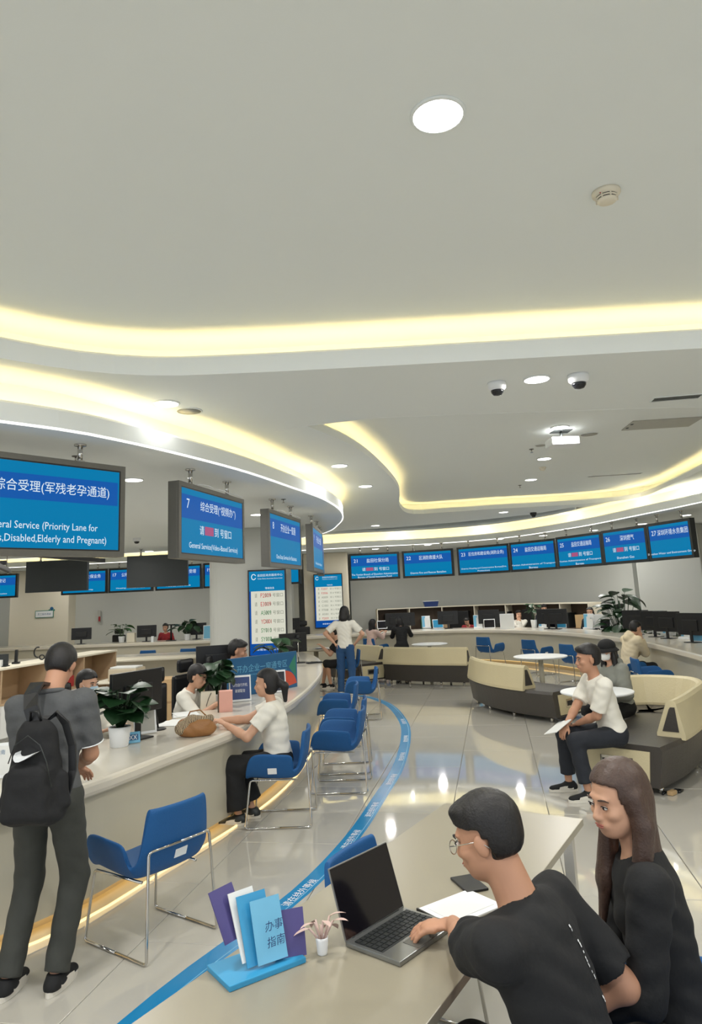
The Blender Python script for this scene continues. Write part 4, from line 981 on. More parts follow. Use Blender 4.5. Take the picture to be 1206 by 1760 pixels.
            for g in (-1, 1):
                B().add([tuple(A_+dx*(.02+u)+sx*g*.0445+V3(0, 0, v)) for u, v in ((-.05, -.058), (.085, -.058), (.075, -.038), (.03, -.030), (-.045, -.030))], [(0, 1, 2, 3, 4)]).build('side_panel', M_SHOEW, so)
    if mask is not None:
        Fm = Field(HC-.16, HC+.16, .005)
        Fm.ell(hp(0, .036, -.040), hr(.066, .078, .068), Rh, .01); Fm.cap(hp(0, .09, -.01), hp(0, .112, -.035), .014*k_, .02*k_, .03)
        inv = Rh.astype(np.float32)
        Fm.fn(HC-.2, HC+.2, lambda p: (-((((p-HC.astype(np.float32))@inv)/k_)[..., 2]+.008-.10*(np.abs((((p-HC.astype(np.float32))@inv)/k_)[..., 0]))*-1)).astype(np.float32), 0, 'cut')
        Fm.fn(HC-.2, HC+.2, lambda p: ((((p-HC.astype(np.float32))@inv)/k_)[..., 1]-.018).astype(np.float32), 0, 'cut')
        link('face_mask', Fm.mesh('face_mask'), mask, t)
        for q in (-1, 1): B().tube([hp(q*.062, .03, -.02), hp(q*.078, .0, .01), hp(q*.084, -.02, .0)], .0016, 5).build('ear_loop', M_PRINT, t, True)
    if glasses:
        gb = B()
        for q in (-1, 1):
            gb.tube([hp(q*.034+.024*math.cos(a), .104+.0*a, -.002+.019*math.sin(a)) for a in np.linspace(0, 6.28, 25)[:-1]], .0014, 6, True)
            gb.tube([hp(q*.058, .102, .006), hp(q*.074, .07, .008), hp(q*.082, -.005, .010), hp(q*.080, -.03, -.012)], .0015, 6)
        gb.tube([hp(-.010, .105, .004), hp(0, .108, .006), hp(.010, .105, .004)], .0014, 6); gb.build('glasses', M_CHROME, t, True)
    if hat:
        Fk = Field(HC-.22, HC+.24, .008); Fk.ell(hp(0, -.008, .055), hr(.098, .110, .088), Rh, .01)
        inv = Rh.astype(np.float32)
        Fk.fn(HC-.3, HC+.3, lambda p: ((((p-HC.astype(np.float32))@inv))[..., 2]-.038).astype(np.float32), 0, 'cut')
        link('hat_crown', Fk.mesh('hat_crown'), hat, t)
        ring0 = [(.094*math.cos(a), -.008+.106*math.sin(a), .045) for a in np.linspace(0, 2*math.pi, 33)[:-1]]; ring1 = [(.130*math.cos(a), -.0+.152*math.sin(a), .008) for a in np.linspace(0, 2*math.pi, 33)[:-1]]
        ring2 = [(x*.99, y*.99, z-.006) for x, y, z in ring1]; vs = [hp(*r_) for r_ in ring0+ring1+ring2]; n = 32
        link('hat_brim', mesh('hat_brim', vs, [(i, (i+1) % n, n+(i+1) % n, n+i) for i in range(n)]+[(n+i, n+(i+1) % n, 2*n+(i+1) % n, 2*n+i) for i in range(n)]), hat, t, True)
    t_info = dict(SR=SR, SL=SL, ER=ER, EL=EL, root=t, HC=HC, Rh=Rh, NB=NB, R=R, Pv=Pv, WR=WR, WL=WL, hp=hp, L=L, hw=hw, f=f, toworld=lambda p: V3(loc[0]+p[0]*c_-p[1]*s_, loc[1]+p[0]*s_+p[1]*c_, p[2]))
    return t_info
# ------------------------------------------------------------------ the people
CL = dict()
# standing man with the backpack
m1 = person('man in grey polo and dark trousers standing at the counter, black backpack on his back', (-1.635, 3.84), -4, hip=.90, H=1.72, lean=7, side=-4, head=(8, 30, 4), rh=(.03, .30, 1.0), lh=(-.04, .30, .98), rel_=(.6, -.5, -.8), lel=(-.6, -.5, -.8),
            rf=(.06, .02, .085), lf=(-.165, -.02, .085), sex='m', skin=M_SKIN2, top=(M_GREYC, .80), hem=-.06, bottom=M_TROU, pant=1.1, shoe=M_BLKC, hair='short', res=.0065, collar=True, bulk=.98, wr=.003, hs=.92, palm=((-.5, 0, -1), (.5, 0, -1)))
for S_, E_ in ((m1['SR'], m1['ER']), (m1['SL'], m1['EL'])):
    d_ = unit(E_-S_); a_ = unit(np.cross(d_, (0, 0, 1.)+V3(.1, 0, 0))); b_ = np.cross(d_, a_); c_0 = S_+(E_-S_)*.795
    B().tube([c_0+(a_*math.cos(q)+b_*math.sin(q))*.071 for q in np.linspace(0, 6.283, 25)[:-1]], .0035, 6, True).build('cuff_piping', M_PRINT, m1['root'], True)
bp = empty('backpack', (-1.625, 3.66, .83), math.radians(-4), 'black backpack with a white swoosh, worn by the man in grey', 'backpack')
Fq = Field((-.28, -.24, -.05), (.28, .22, .85), .007)
def rbox(c, hx, hy, hz, r_, tap=0., lean_=0.):
    def f(p):
        q = p-np.array(c, np.float32); sc = 1-tap*np.clip((q[..., 2]/hz+1)/2, 0, 1)
        d = np.stack([np.abs(q[..., 0])-hx*sc+r_, np.abs(q[..., 1])-hy*sc+r_, np.abs(q[..., 2])-hz+r_], -1)
        return (np.linalg.norm(np.maximum(d, 0), axis=-1)+np.minimum(d.max(-1), 0)-r_).astype(np.float32)
    return f
Fq.fn((-.28, -.24, -.05), (.28, .22, .85), rbox((0, 0, .27), .175, .105, .275, .08, .42), .0)
Fq.fn((-.28, -.24, -.05), (.28, .22, .85), rbox((0, -.07, .17), .14, .075, .15, .05, .25), .02)
Fq.cap((-.165, .0, .10), (-.150, .0, .24), .030, .026, .03); Fq.cap((.165, 0, .10), (.150, 0, .24), .030, .026, .03)
Fq.wrinkle(.0035, 38, 2)
bp.scale = (.92, .92, .90)
link('bag_body', Fq.mesh('bag_body'), M_BLKC, bp)
def strap(name, pts, w_, th_, mt, par):
    pts = [Vector(p) for p in pts]; vs = []; fs = []
    for i, p in enumerate(pts):
        t_ = (pts[min(i+1, len(pts)-1)]-pts[max(i-1, 0)]).normalized(); sx_ = Vector((1, .0, 0)); sx_ = (sx_-t_*sx_.dot(t_)).normalized(); n_ = t_.cross(sx_)
        for a, b in ((-1, -1), (1, -1), (1, 1), (-1, 1)): vs.append(p+sx_*a*w_/2+n_*b*th_/2)
    for i in range(len(pts)-1):
        for k in range(4): fs.append((i*4+k, i*4+(k+1) % 4, i*4+4+(k+1) % 4, i*4+4+k))
    fs += [(3, 2, 1, 0), tuple((len(pts)-1)*4+k for k in range(4))]
    return link(name, mesh(name, vs, fs), mt, par)
strap('shoulder_strap', [(-.10, .30, .60), (-.095, .24, .70), (-.085, .14, .715), (-.07, .05, .665), (-.04, .0, .60), (-.01, -.01, .53), (.0, -.02, .50)], .075, .018, M_BLACK, bp)
strap('shoulder_strap', [(.02, .03, .53), (.08, .05, .56), (.13, .06, .50), (.165, .07, .38), (.175, .06, .25), (.16, .02, .12)], .04, .014, M_BLACK, bp)
B().tube([(-.03, -.02, .53), (-.02, -.04, .585), (.02, -.04, .585), (.03, -.02, .53)], .007, 8).build('grab_handle', M_BLACK, bp, True)
B().tube([(-.10, -.10, .33), (-.07, -.10, .42), (0, -.095, .47), (.07, -.10, .42), (.11, -.10, .33), (.135, -.09, .2)], .003, 6).build('zip', M_DGREY, bp, True)
sw = [(-.058, .002), (-.056, .014), (-.046, .030), (-.049, .016), (-.042, .004), (-.027, .001), (-.006, .005), (.062, .026), (.0, -.008), (-.027, -.018), (-.046, -.018), (-.054, -.010)]
vs = [(x, -.118-.012, .36+z) for x, z in sw]+[(x, -.06, .36+z) for x, z in sw]; n = len(sw)
link('emblem', mesh('emblem', vs, [tuple(range(n)), tuple(range(2*n-1, n-1, -1))]+[(i, (i+1) % n, n+(i+1) % n, n+i) for i in range(n)]), M_PRINT, bp)
# seated woman in white
w1 = person('woman in a white T-shirt and black wide trousers seated at the near counter, dark ponytail', (-.74, 6.40), 88, hip=.49, H=1.62, lean=6, head=(2, 4, 0), rh=(.03, .50, .83), lh=(-.16, .42, .82), rel_=(.6, -.3, -1), lel=(-.6, -.3, -1),
            rf=(.10, .26, .085), lf=(-.08, .34, .085), sex='f', top=(M_WHTC, .62), bottom=M_BLKC, pant=3.2, shin_end=.86, shoe=M_DGREY, hair='pony', res=.0065, hs=1.03, bulk=1.16)
# man in white T-shirt on the sofa
m2 = person('man in a white T-shirt and black trousers sitting on the sofa end', (2.30, 6.78), 92, hip=.52, H=1.70, lean=14, head=(0, 4, 0), rh=(-.02, .44, .60), lh=(.06, .30, .60), rel_=(.9, -.3, -.7), lel=(-.8, -.3, -.7),
            rf=(.12, .42, .085), lf=(-.22, .36, .085), sex='m', skin=M_SKIN2, top=(M_WHTC, .85), bottom=M_NAVY, pant=1.5, shin_end=.84, shoe=M_BLKC, hair='short', res=.0065, hs=1.10, bulk=1.08)
# capped woman
w2 = person('person in a black bucket hat, white mask, grey hoodie and black shorts', (2.95, 8.30), 112, hip=.50, H=1.56, lean=12, head=(4, 4, 0), rh=(.10, .30, .62), lh=(-.10, .30, .62), rf=(.16, .42, .085), lf=(-.2, .52, .085), sex='f',
            top=(M_HOODG, 1.9), bottom=M_BLKC, pant=1.6, shin_end=.12, shoe=M_SHOEW, hair='bob', mask=M_MASKW, hat=M_BLKC, res=.0085, hood=True, hs=1.05)
# laptop man
hp_ = P(778, 1588, .80)
m3 = person('man with black hair and thin glasses in a black T-shirt typing on the laptop', (.55, 2.02), 53, hip=.52, H=1.72, lean=20, side=0, head=(8, 16, 0), rh=(.50, 2.30, .62), lh=(hp_[0], hp_[1], .80), world=('rh', 'lh'), rel_=(.3, -.6, -1), lel=(-.9, -.2, -.9),
            rf=(.12, .40, .085), lf=(-.12, .40, .085), sex='m', skin=M_SKIN2, top=(M_BLKC, .80), bottom=M_BLKC, shoe=M_BLKC, hair='short', glasses=True, res=.005, hs=.94, bulk=1.0, curl=38, hdir=(None, (-.44, .92, -.12)))
# woman in black
w3 = person('woman with long brown hair in a black top sitting beside the laptop man', (.93, 2.42), 76, hip=.52, H=1.66, lean=8, head=(34, 8, 0), rh=(.05, .34, .60), lh=(-.14, .32, .60), rf=(.1, .4, .085), lf=(-.1, .4, .085), sex='f',
            top=(M_BLKC, 1.7), bottom=M_BLKC, shoe=M_BLKC, hair='long', hairm=M_HAIRB, res=.0045, hs=.97, bulk=1.0)
# clerks of the near island
person('clerk with black hair and pale blue mask behind the first plant', (-2.50, 6.42), -112, hip=.57, H=1.60, lean=6, head=(0, 8, 0), rh=(.12, .36, .82), lh=(-.12, .36, .82), sex='f', top=(M_WHTC, 1.9), bottom=M_NAVY, hair='bun', mask=M_MASKB, res=.0085)
person('clerk in a white shirt with a mask under her chin, looking down at papers', (-1.92, 7.62), -100, hip=.50, H=1.60, lean=16, head=(0, 22, 0), rh=(.08, .46, .83), lh=(-.10, .44, .83), sex='f', top=(M_WHTC, .8), bottom=M_NAVY, hair='bun', res=.0085, hs=1.05)
person('man in a black jacket sitting before the grey column, facing right', (-1.62, 8.9), -86, hip=.56, H=1.76, lean=6, head=(0, 12, 0), rh=(.1, .42, .86), lh=(-.1, .42, .86), sex='m', skin=M_SKIN2, top=(M_BLKC, 1.9), bottom=M_NAVY, hair='short', res=.0085, hs=1.08)
person('clerk in red checks sitting behind the far left counter', (-5.62, 20.95), 175, hip=.56, H=1.62, lean=4, head=(0, 8, 0), sex='f', top=(M_REDC, 1.9), bottom=M_NAVY, hair='bun', res=.014)
# beyond
person('woman in a white blouse and blue jeans standing with her back to us', (-.27, 13.75), -12, hip=.90, H=1.64, lean=1, head=(-8, 6, 0), lh=(-.20, -.06, 1.0), rh=(.20, .12, .98), lel=(-1, -.3, 0), rel_=(1, -.2, -.2), rf=(.11, 0, .085), lf=(-.11, 0, .085), sex='f',
       top=(M_WHTC, .75), bottom=M_JEAN, pant=1.4, shoe=M_SHOEW, hair='bob', res=.009, bulk=1.05)
person('seated person in black shorts, mostly hidden by the standing woman', (-.28, 15.15), 95, hip=.49, H=1.68, lean=22, head=(0, 15, 0), lh=(-.1, .5, .84), rh=(.05, .5, .84), rf=(.1, .5, .085), lf=(-.1, .35, .085), sex='m', skin=M_SKIN,
       top=(M_BLKC, .7), bottom=M_BLKC, pant=1.8, shin_end=.05, shoe=M_BLKC, hair='short', res=.011)
person('woman in pale pink with a long black ponytail at the far counter', (.30, 18.75), -48, hip=.49, H=1.6, lean=8, head=(-10, 6, 0), rh=(.1, .46, .88), lh=(-.1, .46, .88), sex='f', top=(M_PINKC, 1.8), bottom=M_PINKC, hair='long', shoe=M_SHOEW, res=.012)
person('person in black leaning over the far counter beside the white tablet', (1.12, 18.75), 0, hip=.52, H=1.66, lean=16, head=(15, 30, 0), rh=(.22, .52, .88), lh=(-.15, .5, .88), sex='f', top=(M_BLKC, 1.9), bottom=M_BLKC, hair='long', shoe=M_BLKC, res=.012, bulk=1.1)
person('person in a cream hoodie looking at a phone at the far right counter', (4.44, 12.05), -72, hip=.50, H=1.66, lean=18, head=(0, 24, 0), rh=(.05, .30, .95), lh=(-.08, .28, .93), sex='f', top=(M_CRMC, 1.9), bottom=M_BLKC, shoe=M_BLKC, hair='bun', res=.0095, hood=True)
person('clerk in a white shirt resting the chin on folded hands behind the far counter', (4.55, 20.3), 170, hip=.50, H=1.62, lean=6, head=(12, 4, 0), rh=(.03, .2, 1.02), lh=(-.02, .2, 1.0), sex='m', top=(M_WHTC, 1.8), bottom=M_NAVY, hair='short', res=.013)
person('clerk behind the one with folded hands, only dark hair showing', (5.2, 19.95), 170, hip=.62, H=1.66, lean=2, head=(0, 8, 0), sex='m', top=(M_NAVY, 1.9), bottom=M_NAVY, hair='short', res=.014)
person('clerk in dark clothes bent low between the monitors of the far counter', (5.05, 18.9), 165, hip=.50, H=1.6, lean=14, head=(5, 18, 0), sex='f', top=(M_NAVY, 1.9), bottom=M_NAVY, hair='bun', res=.014)
person('clerk with dark shoulder hair in brown by the tall plant', (5.72, 17.6), 150, hip=.56, H=1.64, lean=2, head=(0, 2, 0), sex='f', top=(M_NAVY, 1.9), bottom=M_NAVY, hair='bob', res=.013)
person('clerk bending over a desk of papers behind the far counter, black hair', (3.3, 20.9), 150, hip=.46, H=1.6, lean=30, head=(0, 28, 0), sex='f', top=(M_REDC, 1.9), bottom=M_NAVY, hair='bun', res=.014)
#@@PEOPLE_END
# ------------------------------------------------------------------ things on the counters
NT, FT = .78, .85
def yawto(p):      # heading that turns a front (-y) toward the hall side near p
    return 0
def at(px, py, z): q = P(px, py, z); return float(q[0]), float(q[1])
def monitor(x, y, z, rz, label, W=.54, H=.33, logo=False, zc=None, group=None, lift=.13):
    t = empty('monitor', (x, y, z), rz, label, 'monitor', group)      # back faces local -y
    B().box((0, 0, lift+H/2), (W, .035, H), bev=.006).box((0, -.022, lift+H/2-.02), (W*.55, .03, H*.5), bev=.01).build('housing', M_BLACK, t)
    plane_xz(W/2-.012, -W/2+.012, lift+.02, lift+H-.012, .0178).build('display', M_LAPS, t)
    B().box((0, -.02, lift*.75), (.05, .02, lift*1.5)).build('stand', M_BLACK, t); B().box((0, 0, .006), (.22, .18, .012), bev=.004).build('foot', M_BLACK, t)
    if logo:
        r_ = .022
        B().tube([(r_*math.cos(a), -.040, lift+H*.72+r_*math.sin(a)) for a in np.linspace(0, 6.28, 25)[:-1]], .0022, 6, True).build('emblem', M_STEEL, t, True)
        text('DELL', M_STEEL, t, 0, lift+H*.72, -.0405, .010, .03)
    return t
def potted(x, y, z, label, pr=.07, ph=.12, n=12, spread=.17, height=.3, leaf=.14, seed=1, mt=M_LEAF, big=False, lw=.42, pot=True):
    rr = random.Random(seed); t = empty('potted_plant', (x, y, z), rr.random()*6, label, 'plant')
    if pot:
        B().lathe((0, 0, 0), [(pr*.75, 0), (pr*.8, .004), (pr, ph-.008), (pr, ph), (pr*.9, ph), (pr*.88, ph-.02), (.001, ph-.02)], 24).build('pot', M_PRINT, t, True)
        B().cyl((0, 0, ph-.015), pr*.87, .012, 18).build('soil', M_SOIL, t)
    lb = B(); N = 7; vs = []; fs = []
    for i in range(N):
        u = i/(N-1); wd = math.sin(math.pi*min(1, u*1.02+.02))**.7*lw*leaf; z_ = -.35*leaf*u*u
        vs += [(-wd, u*leaf, z_+.12*wd), (-wd*.5, u*leaf, z_+.04*wd), (0, u*leaf, z_-.03*leaf), (wd*.5, u*leaf, z_+.04*wd), (wd, u*leaf, z_+.12*wd)]
    for i in range(N-1):
        for k in range(4): fs.append((i*5+k, i*5+k+1, i*5+5+k+1, i*5+5+k))
    me = mesh('leaf', vs, fs); me.materials.append(mt); me.polygons.foreach_set('use_smooth', [True]*len(me.polygons))
    for k in range(n):
        a = k*2.4+rr.random()*.5; ht = height*(.35+.65*rr.random()); rd = spread*(.25+.75*rr.random())*(1.1-.4*ht/height)
        tip = Vector((rd*math.cos(a), rd*math.sin(a), ph+ht)); base = Vector((.2*pr*math.cos(a), .2*pr*math.sin(a), ph-.02))
        mid = (base+tip)/2+Vector((0, 0, .05*height)); st = B().tube([base, mid, tip], .0035 if not big else .005, 5).build('stem', mt, t, True)
        link('leaf', me, None, t, loc=tip, rot=(rr.uniform(-.5, .55), rr.uniform(-.3, .3), a-math.pi/2+rr.uniform(-.4, .4)))
    return t
def framed_panel(x, y, z, rz, label, W, H, frame=M_PRINT, face=M_NAVYP, lines=(), tilt=.15, name='tablet', cat='tablet', th_=.012, group=None, tm=M_PRINT):
    t = empty(name, (x, y, z), rz, label, cat, group)
    R3 = Matrix.Rotation(-tilt, 3, 'X')
    B().box((0, H/2*math.sin(tilt), H/2*math.cos(tilt)+.004), (W, th_, H), rot=R3, bev=.003).build('frame', frame, t)
    n_ = R3 @ Vector((0, -1, 0)); c = Vector((0, H/2*math.sin(tilt), H/2*math.cos(tilt)+.004))+n_*(th_/2+.0012)
    f_ = B().box(tuple(c), (W-.03, .0016, H-.04), rot=R3).build('face', face, t)
    B().box((0, .05+H*.5*math.sin(tilt), H*.3), (W*.3, .006, H*.62), rot=Matrix.Rotation(.42, 3, 'X')).build('prop', frame, t)
    for (s_, hx, zz, hh, ww) in lines:
        p = c+(R3 @ Vector((hx, 0, zz)))+n_*.0016; text(s_, tm, t, p.x, p.z, p.y, hh, ww, rot=(-tilt, 0, 0))
    return t
def paper(x, y, z, rz, label, w_=.21, l_=.297, n=1, m_=M_PAPER, name='paper_sheet', cat='paper', th_=.0015):
    t = empty(name, (x, y, z), rz, label, cat); rr = random.Random(int(x*100)+7)
    for k in range(n): B().box((rr.uniform(-.02, .02)*(n > 1), rr.uniform(-.02, .02)*(n > 1), th_*(k+.5)), (w_, l_, th_), rz=rr.uniform(-.2, .2)*(n > 1)).build('sheet', m_, t)
    return t
TANG = math.atan2(.93, .37)
RZ1 = TANG-math.pi       # fronts facing the hall (right side)
# monitor behind the plant
x, y = -1.86, 6.02; monitor(x, y, NT, 1.05, 'black monitor back with a round emblem beside the woman in white', W=.54, H=.34, logo=True, lift=.20)
x, y = at(205, 1283, NT); potted(x+.0, y, NT, 'broad dark green leaves in a white pot beside the black monitor', pr=.085, ph=.15, n=34, spread=.16, height=.30, leaf=.155, seed=4, lw=.6, big=True)
x, y = at(222, 1279, NT); framed_panel(x, y, NT, .42, 'small blue name card standing before the plant pot', .17, .085, frame=M_TAPEP, face=M_BOARD, lines=[('✕✕', .03, .0, .035, .06)] if False else [('XX', .03, 0, .035, .06)], tilt=.35, name='name_card', cat='sign')
x, y = at(243, 1264, NT); framed_panel(x+.02, y+.05, NT, .55, 'white framed tablet with grey screen between name card and monitor', .19, .25, face=M_VENT, tilt=.25)
x, y = at(262, 1258, NT); t = empty('desk_scanner', (x+.02, y+.1, NT), .3, 'black desk camera on a round base before the monitor', 'scanner')
B().lathe((0, 0, 0), [(.07, 0), (.07, .008), (.05, .016), (.001, .018)], 24).build('base', M_BLACK, t, True); B().tube([(0, 0, .01), (-.01, .01, .1), (-.03, 0, .17), (-.06, -.03, .2)], .008, 8).build('arm', M_BLACK, t, True); B().box((-.07, -.04, .195), (.06, .05, .03), bev=.006).build('head', M_BLACK, t)
for px, py, rz, lab in [(318, 1228, .3, 'scattered white papers in front of the clerk in white'), (300, 1243, -.2, 'white papers lying between the monitor and the handbag')]:
    x, y = at(px, py, NT); paper(x, y, NT, rz, lab, n=4)
# handbag
x, y = at(336, 1266, NT); t = empty('handbag', (x+.0, y+.02, NT), .15, 'tan leather handbag with striped scarf lying on the counter', 'handbag')
Fg = Field((-.26, -.16, -.02), (.26, .16, .26), .006); Fg.ell((0, 0, .055), (.165, .085, .07), None, .02); Fg.cap((-.10, 0, .10), (.09, 0, .10), .045, .04, .04); Fg.ell((.03, 0, .09), (.10, .06, .06), None, .03); Fg.wrinkle(.003, 50, 1)
Fg.fn((-.3, -.2, -.05), (.3, .2, .3), lambda p: (p[..., 2]-.002).astype(np.float32), 0, 'cut'); link('bag_body', Fg.mesh('bag_body'), M_BROWN, t)
def stripes():
    mt = bpy.data.materials.new('striped_scarf'); mt.use_nodes = True; nt = mt.node_tree; b = nt.nodes['Principled BSDF']; b.inputs['Roughness'].default_value = .8
    tc = nt.nodes.new('ShaderNodeTexCoord'); wv = nt.nodes.new('ShaderNodeTexWave'); wv.inputs['Scale'].default_value = 28; wv.inputs['Distortion'].default_value = 5; rp = nt.nodes.new('ShaderNodeValToRGB')
    rp.color_ramp.elements[0].position = .45; rp.color_ramp.elements[0].color = lin((52, 40, 32))+(1,); rp.color_ramp.elements[1].position = .55; rp.color_ramp.elements[1].color = lin((196, 176, 144))+(1,)
    nt.links.new(tc.outputs['Object'], wv.inputs['Vector']); nt.links.new(wv.outputs['Fac'], rp.inputs[0]); nt.links.new(rp.outputs[0], b.inputs['Base Color']); return mt
M_SCARF = stripes()
Fs = Field((-.26, -.16, -.02), (.26, .16, .26), .006); Fs.cap((-.12, -.03, .07), (-.03, -.02, .135), .050, .040, .02); Fs.cap((-.03, -.02, .13), (.12, -.01, .135), .034, .028, .02); Fs.wrinkle(.004, 60, 3); link('scarf', Fs.mesh('scarf'), M_SCARF, t)
B().tube([(-.08, .03, .13), (-.05, .03, .19), (.03, .03, .20), (.09, .03, .14)], .006, 8).build('handle', M_BROWN, t, True)
# second group: plant, pink box, tablets, blue board
x, y = at(372, 1216, NT); potted(x-.02, y+.14, NT, 'tall dark leafy plant in a white pot between the clerks, near the pink box', pr=.07, ph=.12, n=34, spread=.14, height=.34, leaf=.15, seed=9, lw=.58, big=True)
x, y = at(358, 1218, NT); t = empty('paper_bag', (x, y, NT), .2, 'small white paper bag with cord handle left of the pink box', 'bag')
B().add([(-.08, -.04, 0), (.08, -.04, 0), (.08, .04, 0), (-.08, .04, 0), (-.075, -.03, .17), (.075, -.03, .17), (.075, .03, .17), (-.075, .03, .17)], [(3, 2, 1, 0), (0, 1, 5, 4), (1, 2, 6, 5), (2, 3, 7, 6), (3, 0, 4, 7)]).build('bag_body', M_CREAM, t)
B().tube([(-.02, -.042, .03), (.0, -.043, .10), (.03, -.04, .16)], .003, 6).build('cord', M_BLACK, t, True)
x, y = at(388, 1224, NT); t = empty('card_box', (x, y, NT), .15, 'pink card box standing on the counter beside the blue sign', 'box')
B().box((0, .05, .10), (.13, .10, .20), bev=.003).build('body', M_PINK, t); B().box((-.072, .05, .10), (.014, .10, .2), bev=.002).build('side_flap', M_WOODD, t)
x, y = at(413, 1206, NT); framed_panel(x, y, NT, .32, 'white framed navy sign tablet facing the seated woman', .24, .27, face=M_NAVYP, lines=[('请勿自行开机', 0, .035, .035, .16), ('谢谢配合', 0, -.025, .035, .11)], tilt=.12, name='sign_tablet', cat='sign')
x, y = at(470, 1193, NT); framed_panel(x, y+.1, NT, .3, 'white framed dark tablet behind the seated woman, before the blue board', .28, .25, face=M_LAPS, tilt=.15)
a = P(392, 1201, NT); b = P(511, 1180, NT); c = (a+b)/2; an = math.atan2(b[1]-a[1], b[0]-a[0]); L_ = float(np.hypot(*(b-a)[:2]))
t = empty('partition_board', (c[0], c[1], NT), an, 'wide blue partition board with white Chinese lettering on the counter', 'sign board')
B().box((0, .01, .215), (L_, .02, .43), bev=.002).build('panel', M_BOARD, t)
text('开办企业一窗通专区', M_TAPEP, t, -.02, .30, -.0012, .085, .80); text('One-stop Service Area for Starting a Business', M_TAPEP, t, -.02, .225, -.0012, .028, .78)
def disc(x0, z0, r_, a0, a1, y_, m_, nm='print_patch'):
    B().add([(x0, y_, z0)]+[(x0+r_*math.cos(q), y_, z0+r_*math.sin(q)) for q in np.linspace(a0, a1, 24)], [(0, i+1, i+2) for i in range(23)]).build(nm, m_, t)
disc(L_/2-.20, .02, .19, .15, 2.6, -.0011, M_RED); B().add([(L_/2-.02, -.0010, .40), (L_/2-.02, -.0010, .12), (L_/2-.14, -.0010, .25)], [(0, 1, 2)]).build('print_patch', M_GREEN, t)
x, y = at(372, 1190, NT); monitor(x-.05, y+.25, NT, .35, 'dark monitor behind the tall plant left of the blue board', W=.5, H=.34, lift=.2)
x, y = at(450, 1122, NT); monitor(-1.42, 10.0, NT, .25, 'laptop-like dark display lying behind the blue board', W=.5, H=.2, lift=.1)
x, y = at(463, 1128, NT); potted(-1.32, 11.5, NT, 'dark leafy plant in a white pot in front of the blue queue display', pr=.08, ph=.16, n=16, spread=.28, height=.32, leaf=.2, seed=14, lw=.45)
monitor(-1.12, 12.2, NT, .5, 'tilted dark monitor beside the plant in front of the queue display', W=.5, H=.32, lift=.18)
t = empty('document_camera', at(513, 1140, NT)+(NT,), .2, 'black document camera with a thin arm on the counter tip', 'scanner')
B().box((0, 0, .01), (.22, .12, .02), bev=.004).build('base', M_BLACK, t); B().tube([(0, 0, .02), (0, 0, .42)], .009, 8).build('column', M_CHROME, t, True); B().tube([(.03, 0, .42), (-.35, 0, .35)], .011, 8).build('arm', M_BLACK, t, True); B().box((0, 0, .44), (.05, .04, .05), bev=.005).build('head', M_BLACK, t)
x, y = at(540, 1140, NT); t = empty('signature_pad', (x, y, NT), .3, 'flat black signature pad at the counter tip', 'pad'); B().box((0, 0, .012), (.26, .12, .022), bev=.004).build('body', M_BLACK, t); B().box((.0, -.02, .025), (.02, .12, .01), rz=.9).build('pen', M_DGREY, t)
x, y = at(8, 1345, NT); framed_panel(-2.42, 4.82, NT, .25, 'white leaflet panel with pink print at the left edge of the counter', .24, .22, face=M_PAPER, lines=[('办事指南', .0, .05, .03, .12)], tilt=.3, name='leaflet_stand', cat='leaflet', tm=M_BOARD)
x, y = at(5, 1372, NT)
# far island desk things, cabinet top
x, y = cabp(2.88, .3); t = empty('desk_phone', (x, y, 1.05), .2, 'upright black cordless phone in its cradle on the oak cabinet', 'phone'); B().box((0, 0, .015), (.11, .09, .03), bev=.008).build('cradle', M_BLACK, t); B().box((0, 0, .12), (.05, .035, .19), bev=.012, rot=Matrix.Rotation(-.08, 3, 'X')).build('handset', M_BLACK, t)
x, y = cabp(3.42, .3); t = empty('tape_dispenser', (x, y, 1.05), .0, 'curved black headset hook right of the cordless phone', 'headset'); B().tube([(.06+.06*math.cos(a)-.06, 0, .13+.08*math.sin(a)) for a in np.linspace(1.2, 4.9, 14)], .012, 8).build('hook', M_BLACK, t, True); B().tube([(.07+.04*math.cos(a), 0, .05+.035*math.sin(a)) for a in np.linspace(0, 6.28, 16)[:-1]], .011, 8, True).build('loop', M_BLACK, t, True)
x, y = cabp(2.42, .3); t = empty('tablet_stand', (x, y, 1.05), .2, 'grey desk organiser at the left edge on the oak cabinet', 'organiser'); B().box((0, 0, .09), (.34, .02, .18), bev=.004).build('panel', M_DGREY, t); B().box((.04, -.06, .05), (.12, .08, .10), bev=.004).build('tray', M_PAPER, t); B().box((0, 0, .006), (.34, .18, .012)).build('base', M_DGREY, t)
t = empty('printer_table', (-4.0, 12.4, 0), -.1, 'low oak table carrying the printer behind the clerks', 'table')
B().box((0, 0, .60), (1.0, .6, .03), bev=.003).build('tabletop', M_CREAM, t)
for sx in (-1, 1): B().box((sx*.48, 0, .29), (.03, .56, .585)).build('side_panel', M_WOOD, t)
B().box((0, .2, .3), (.94, .02, .5)).build('back_panel', M_WOOD, t)
t = empty('printer', (-4.0, 12.4, .615), -.1, 'beige office printer right of the oak cabinet', 'printer'); B().box((0, 0, .10), (.5, .4, .2), bev=.02).build('body', M_BEIGE, t); B().box((0, -.02, .215), (.46, .3, .03), bev=.01).build('lid', M_PAPER, t); B().box((0, -.205, .1), (.34, .02, .03)).build('paper_slot', M_BLACK, t)
t = empty('office_machine_box', (-2.9, 11.6, 0), .1, 'kraft coloured low drawer box behind the clerk in white', 'box'); B().box((0, 0, .35), (.8, .5, .7), bev=.004).build('body', M_CARDB, t)
for k in range(2): B().box((0, -.255, .2+.3*k), (.74, .012, .27), bev=.003).build('drawer', M_CARDB, t)
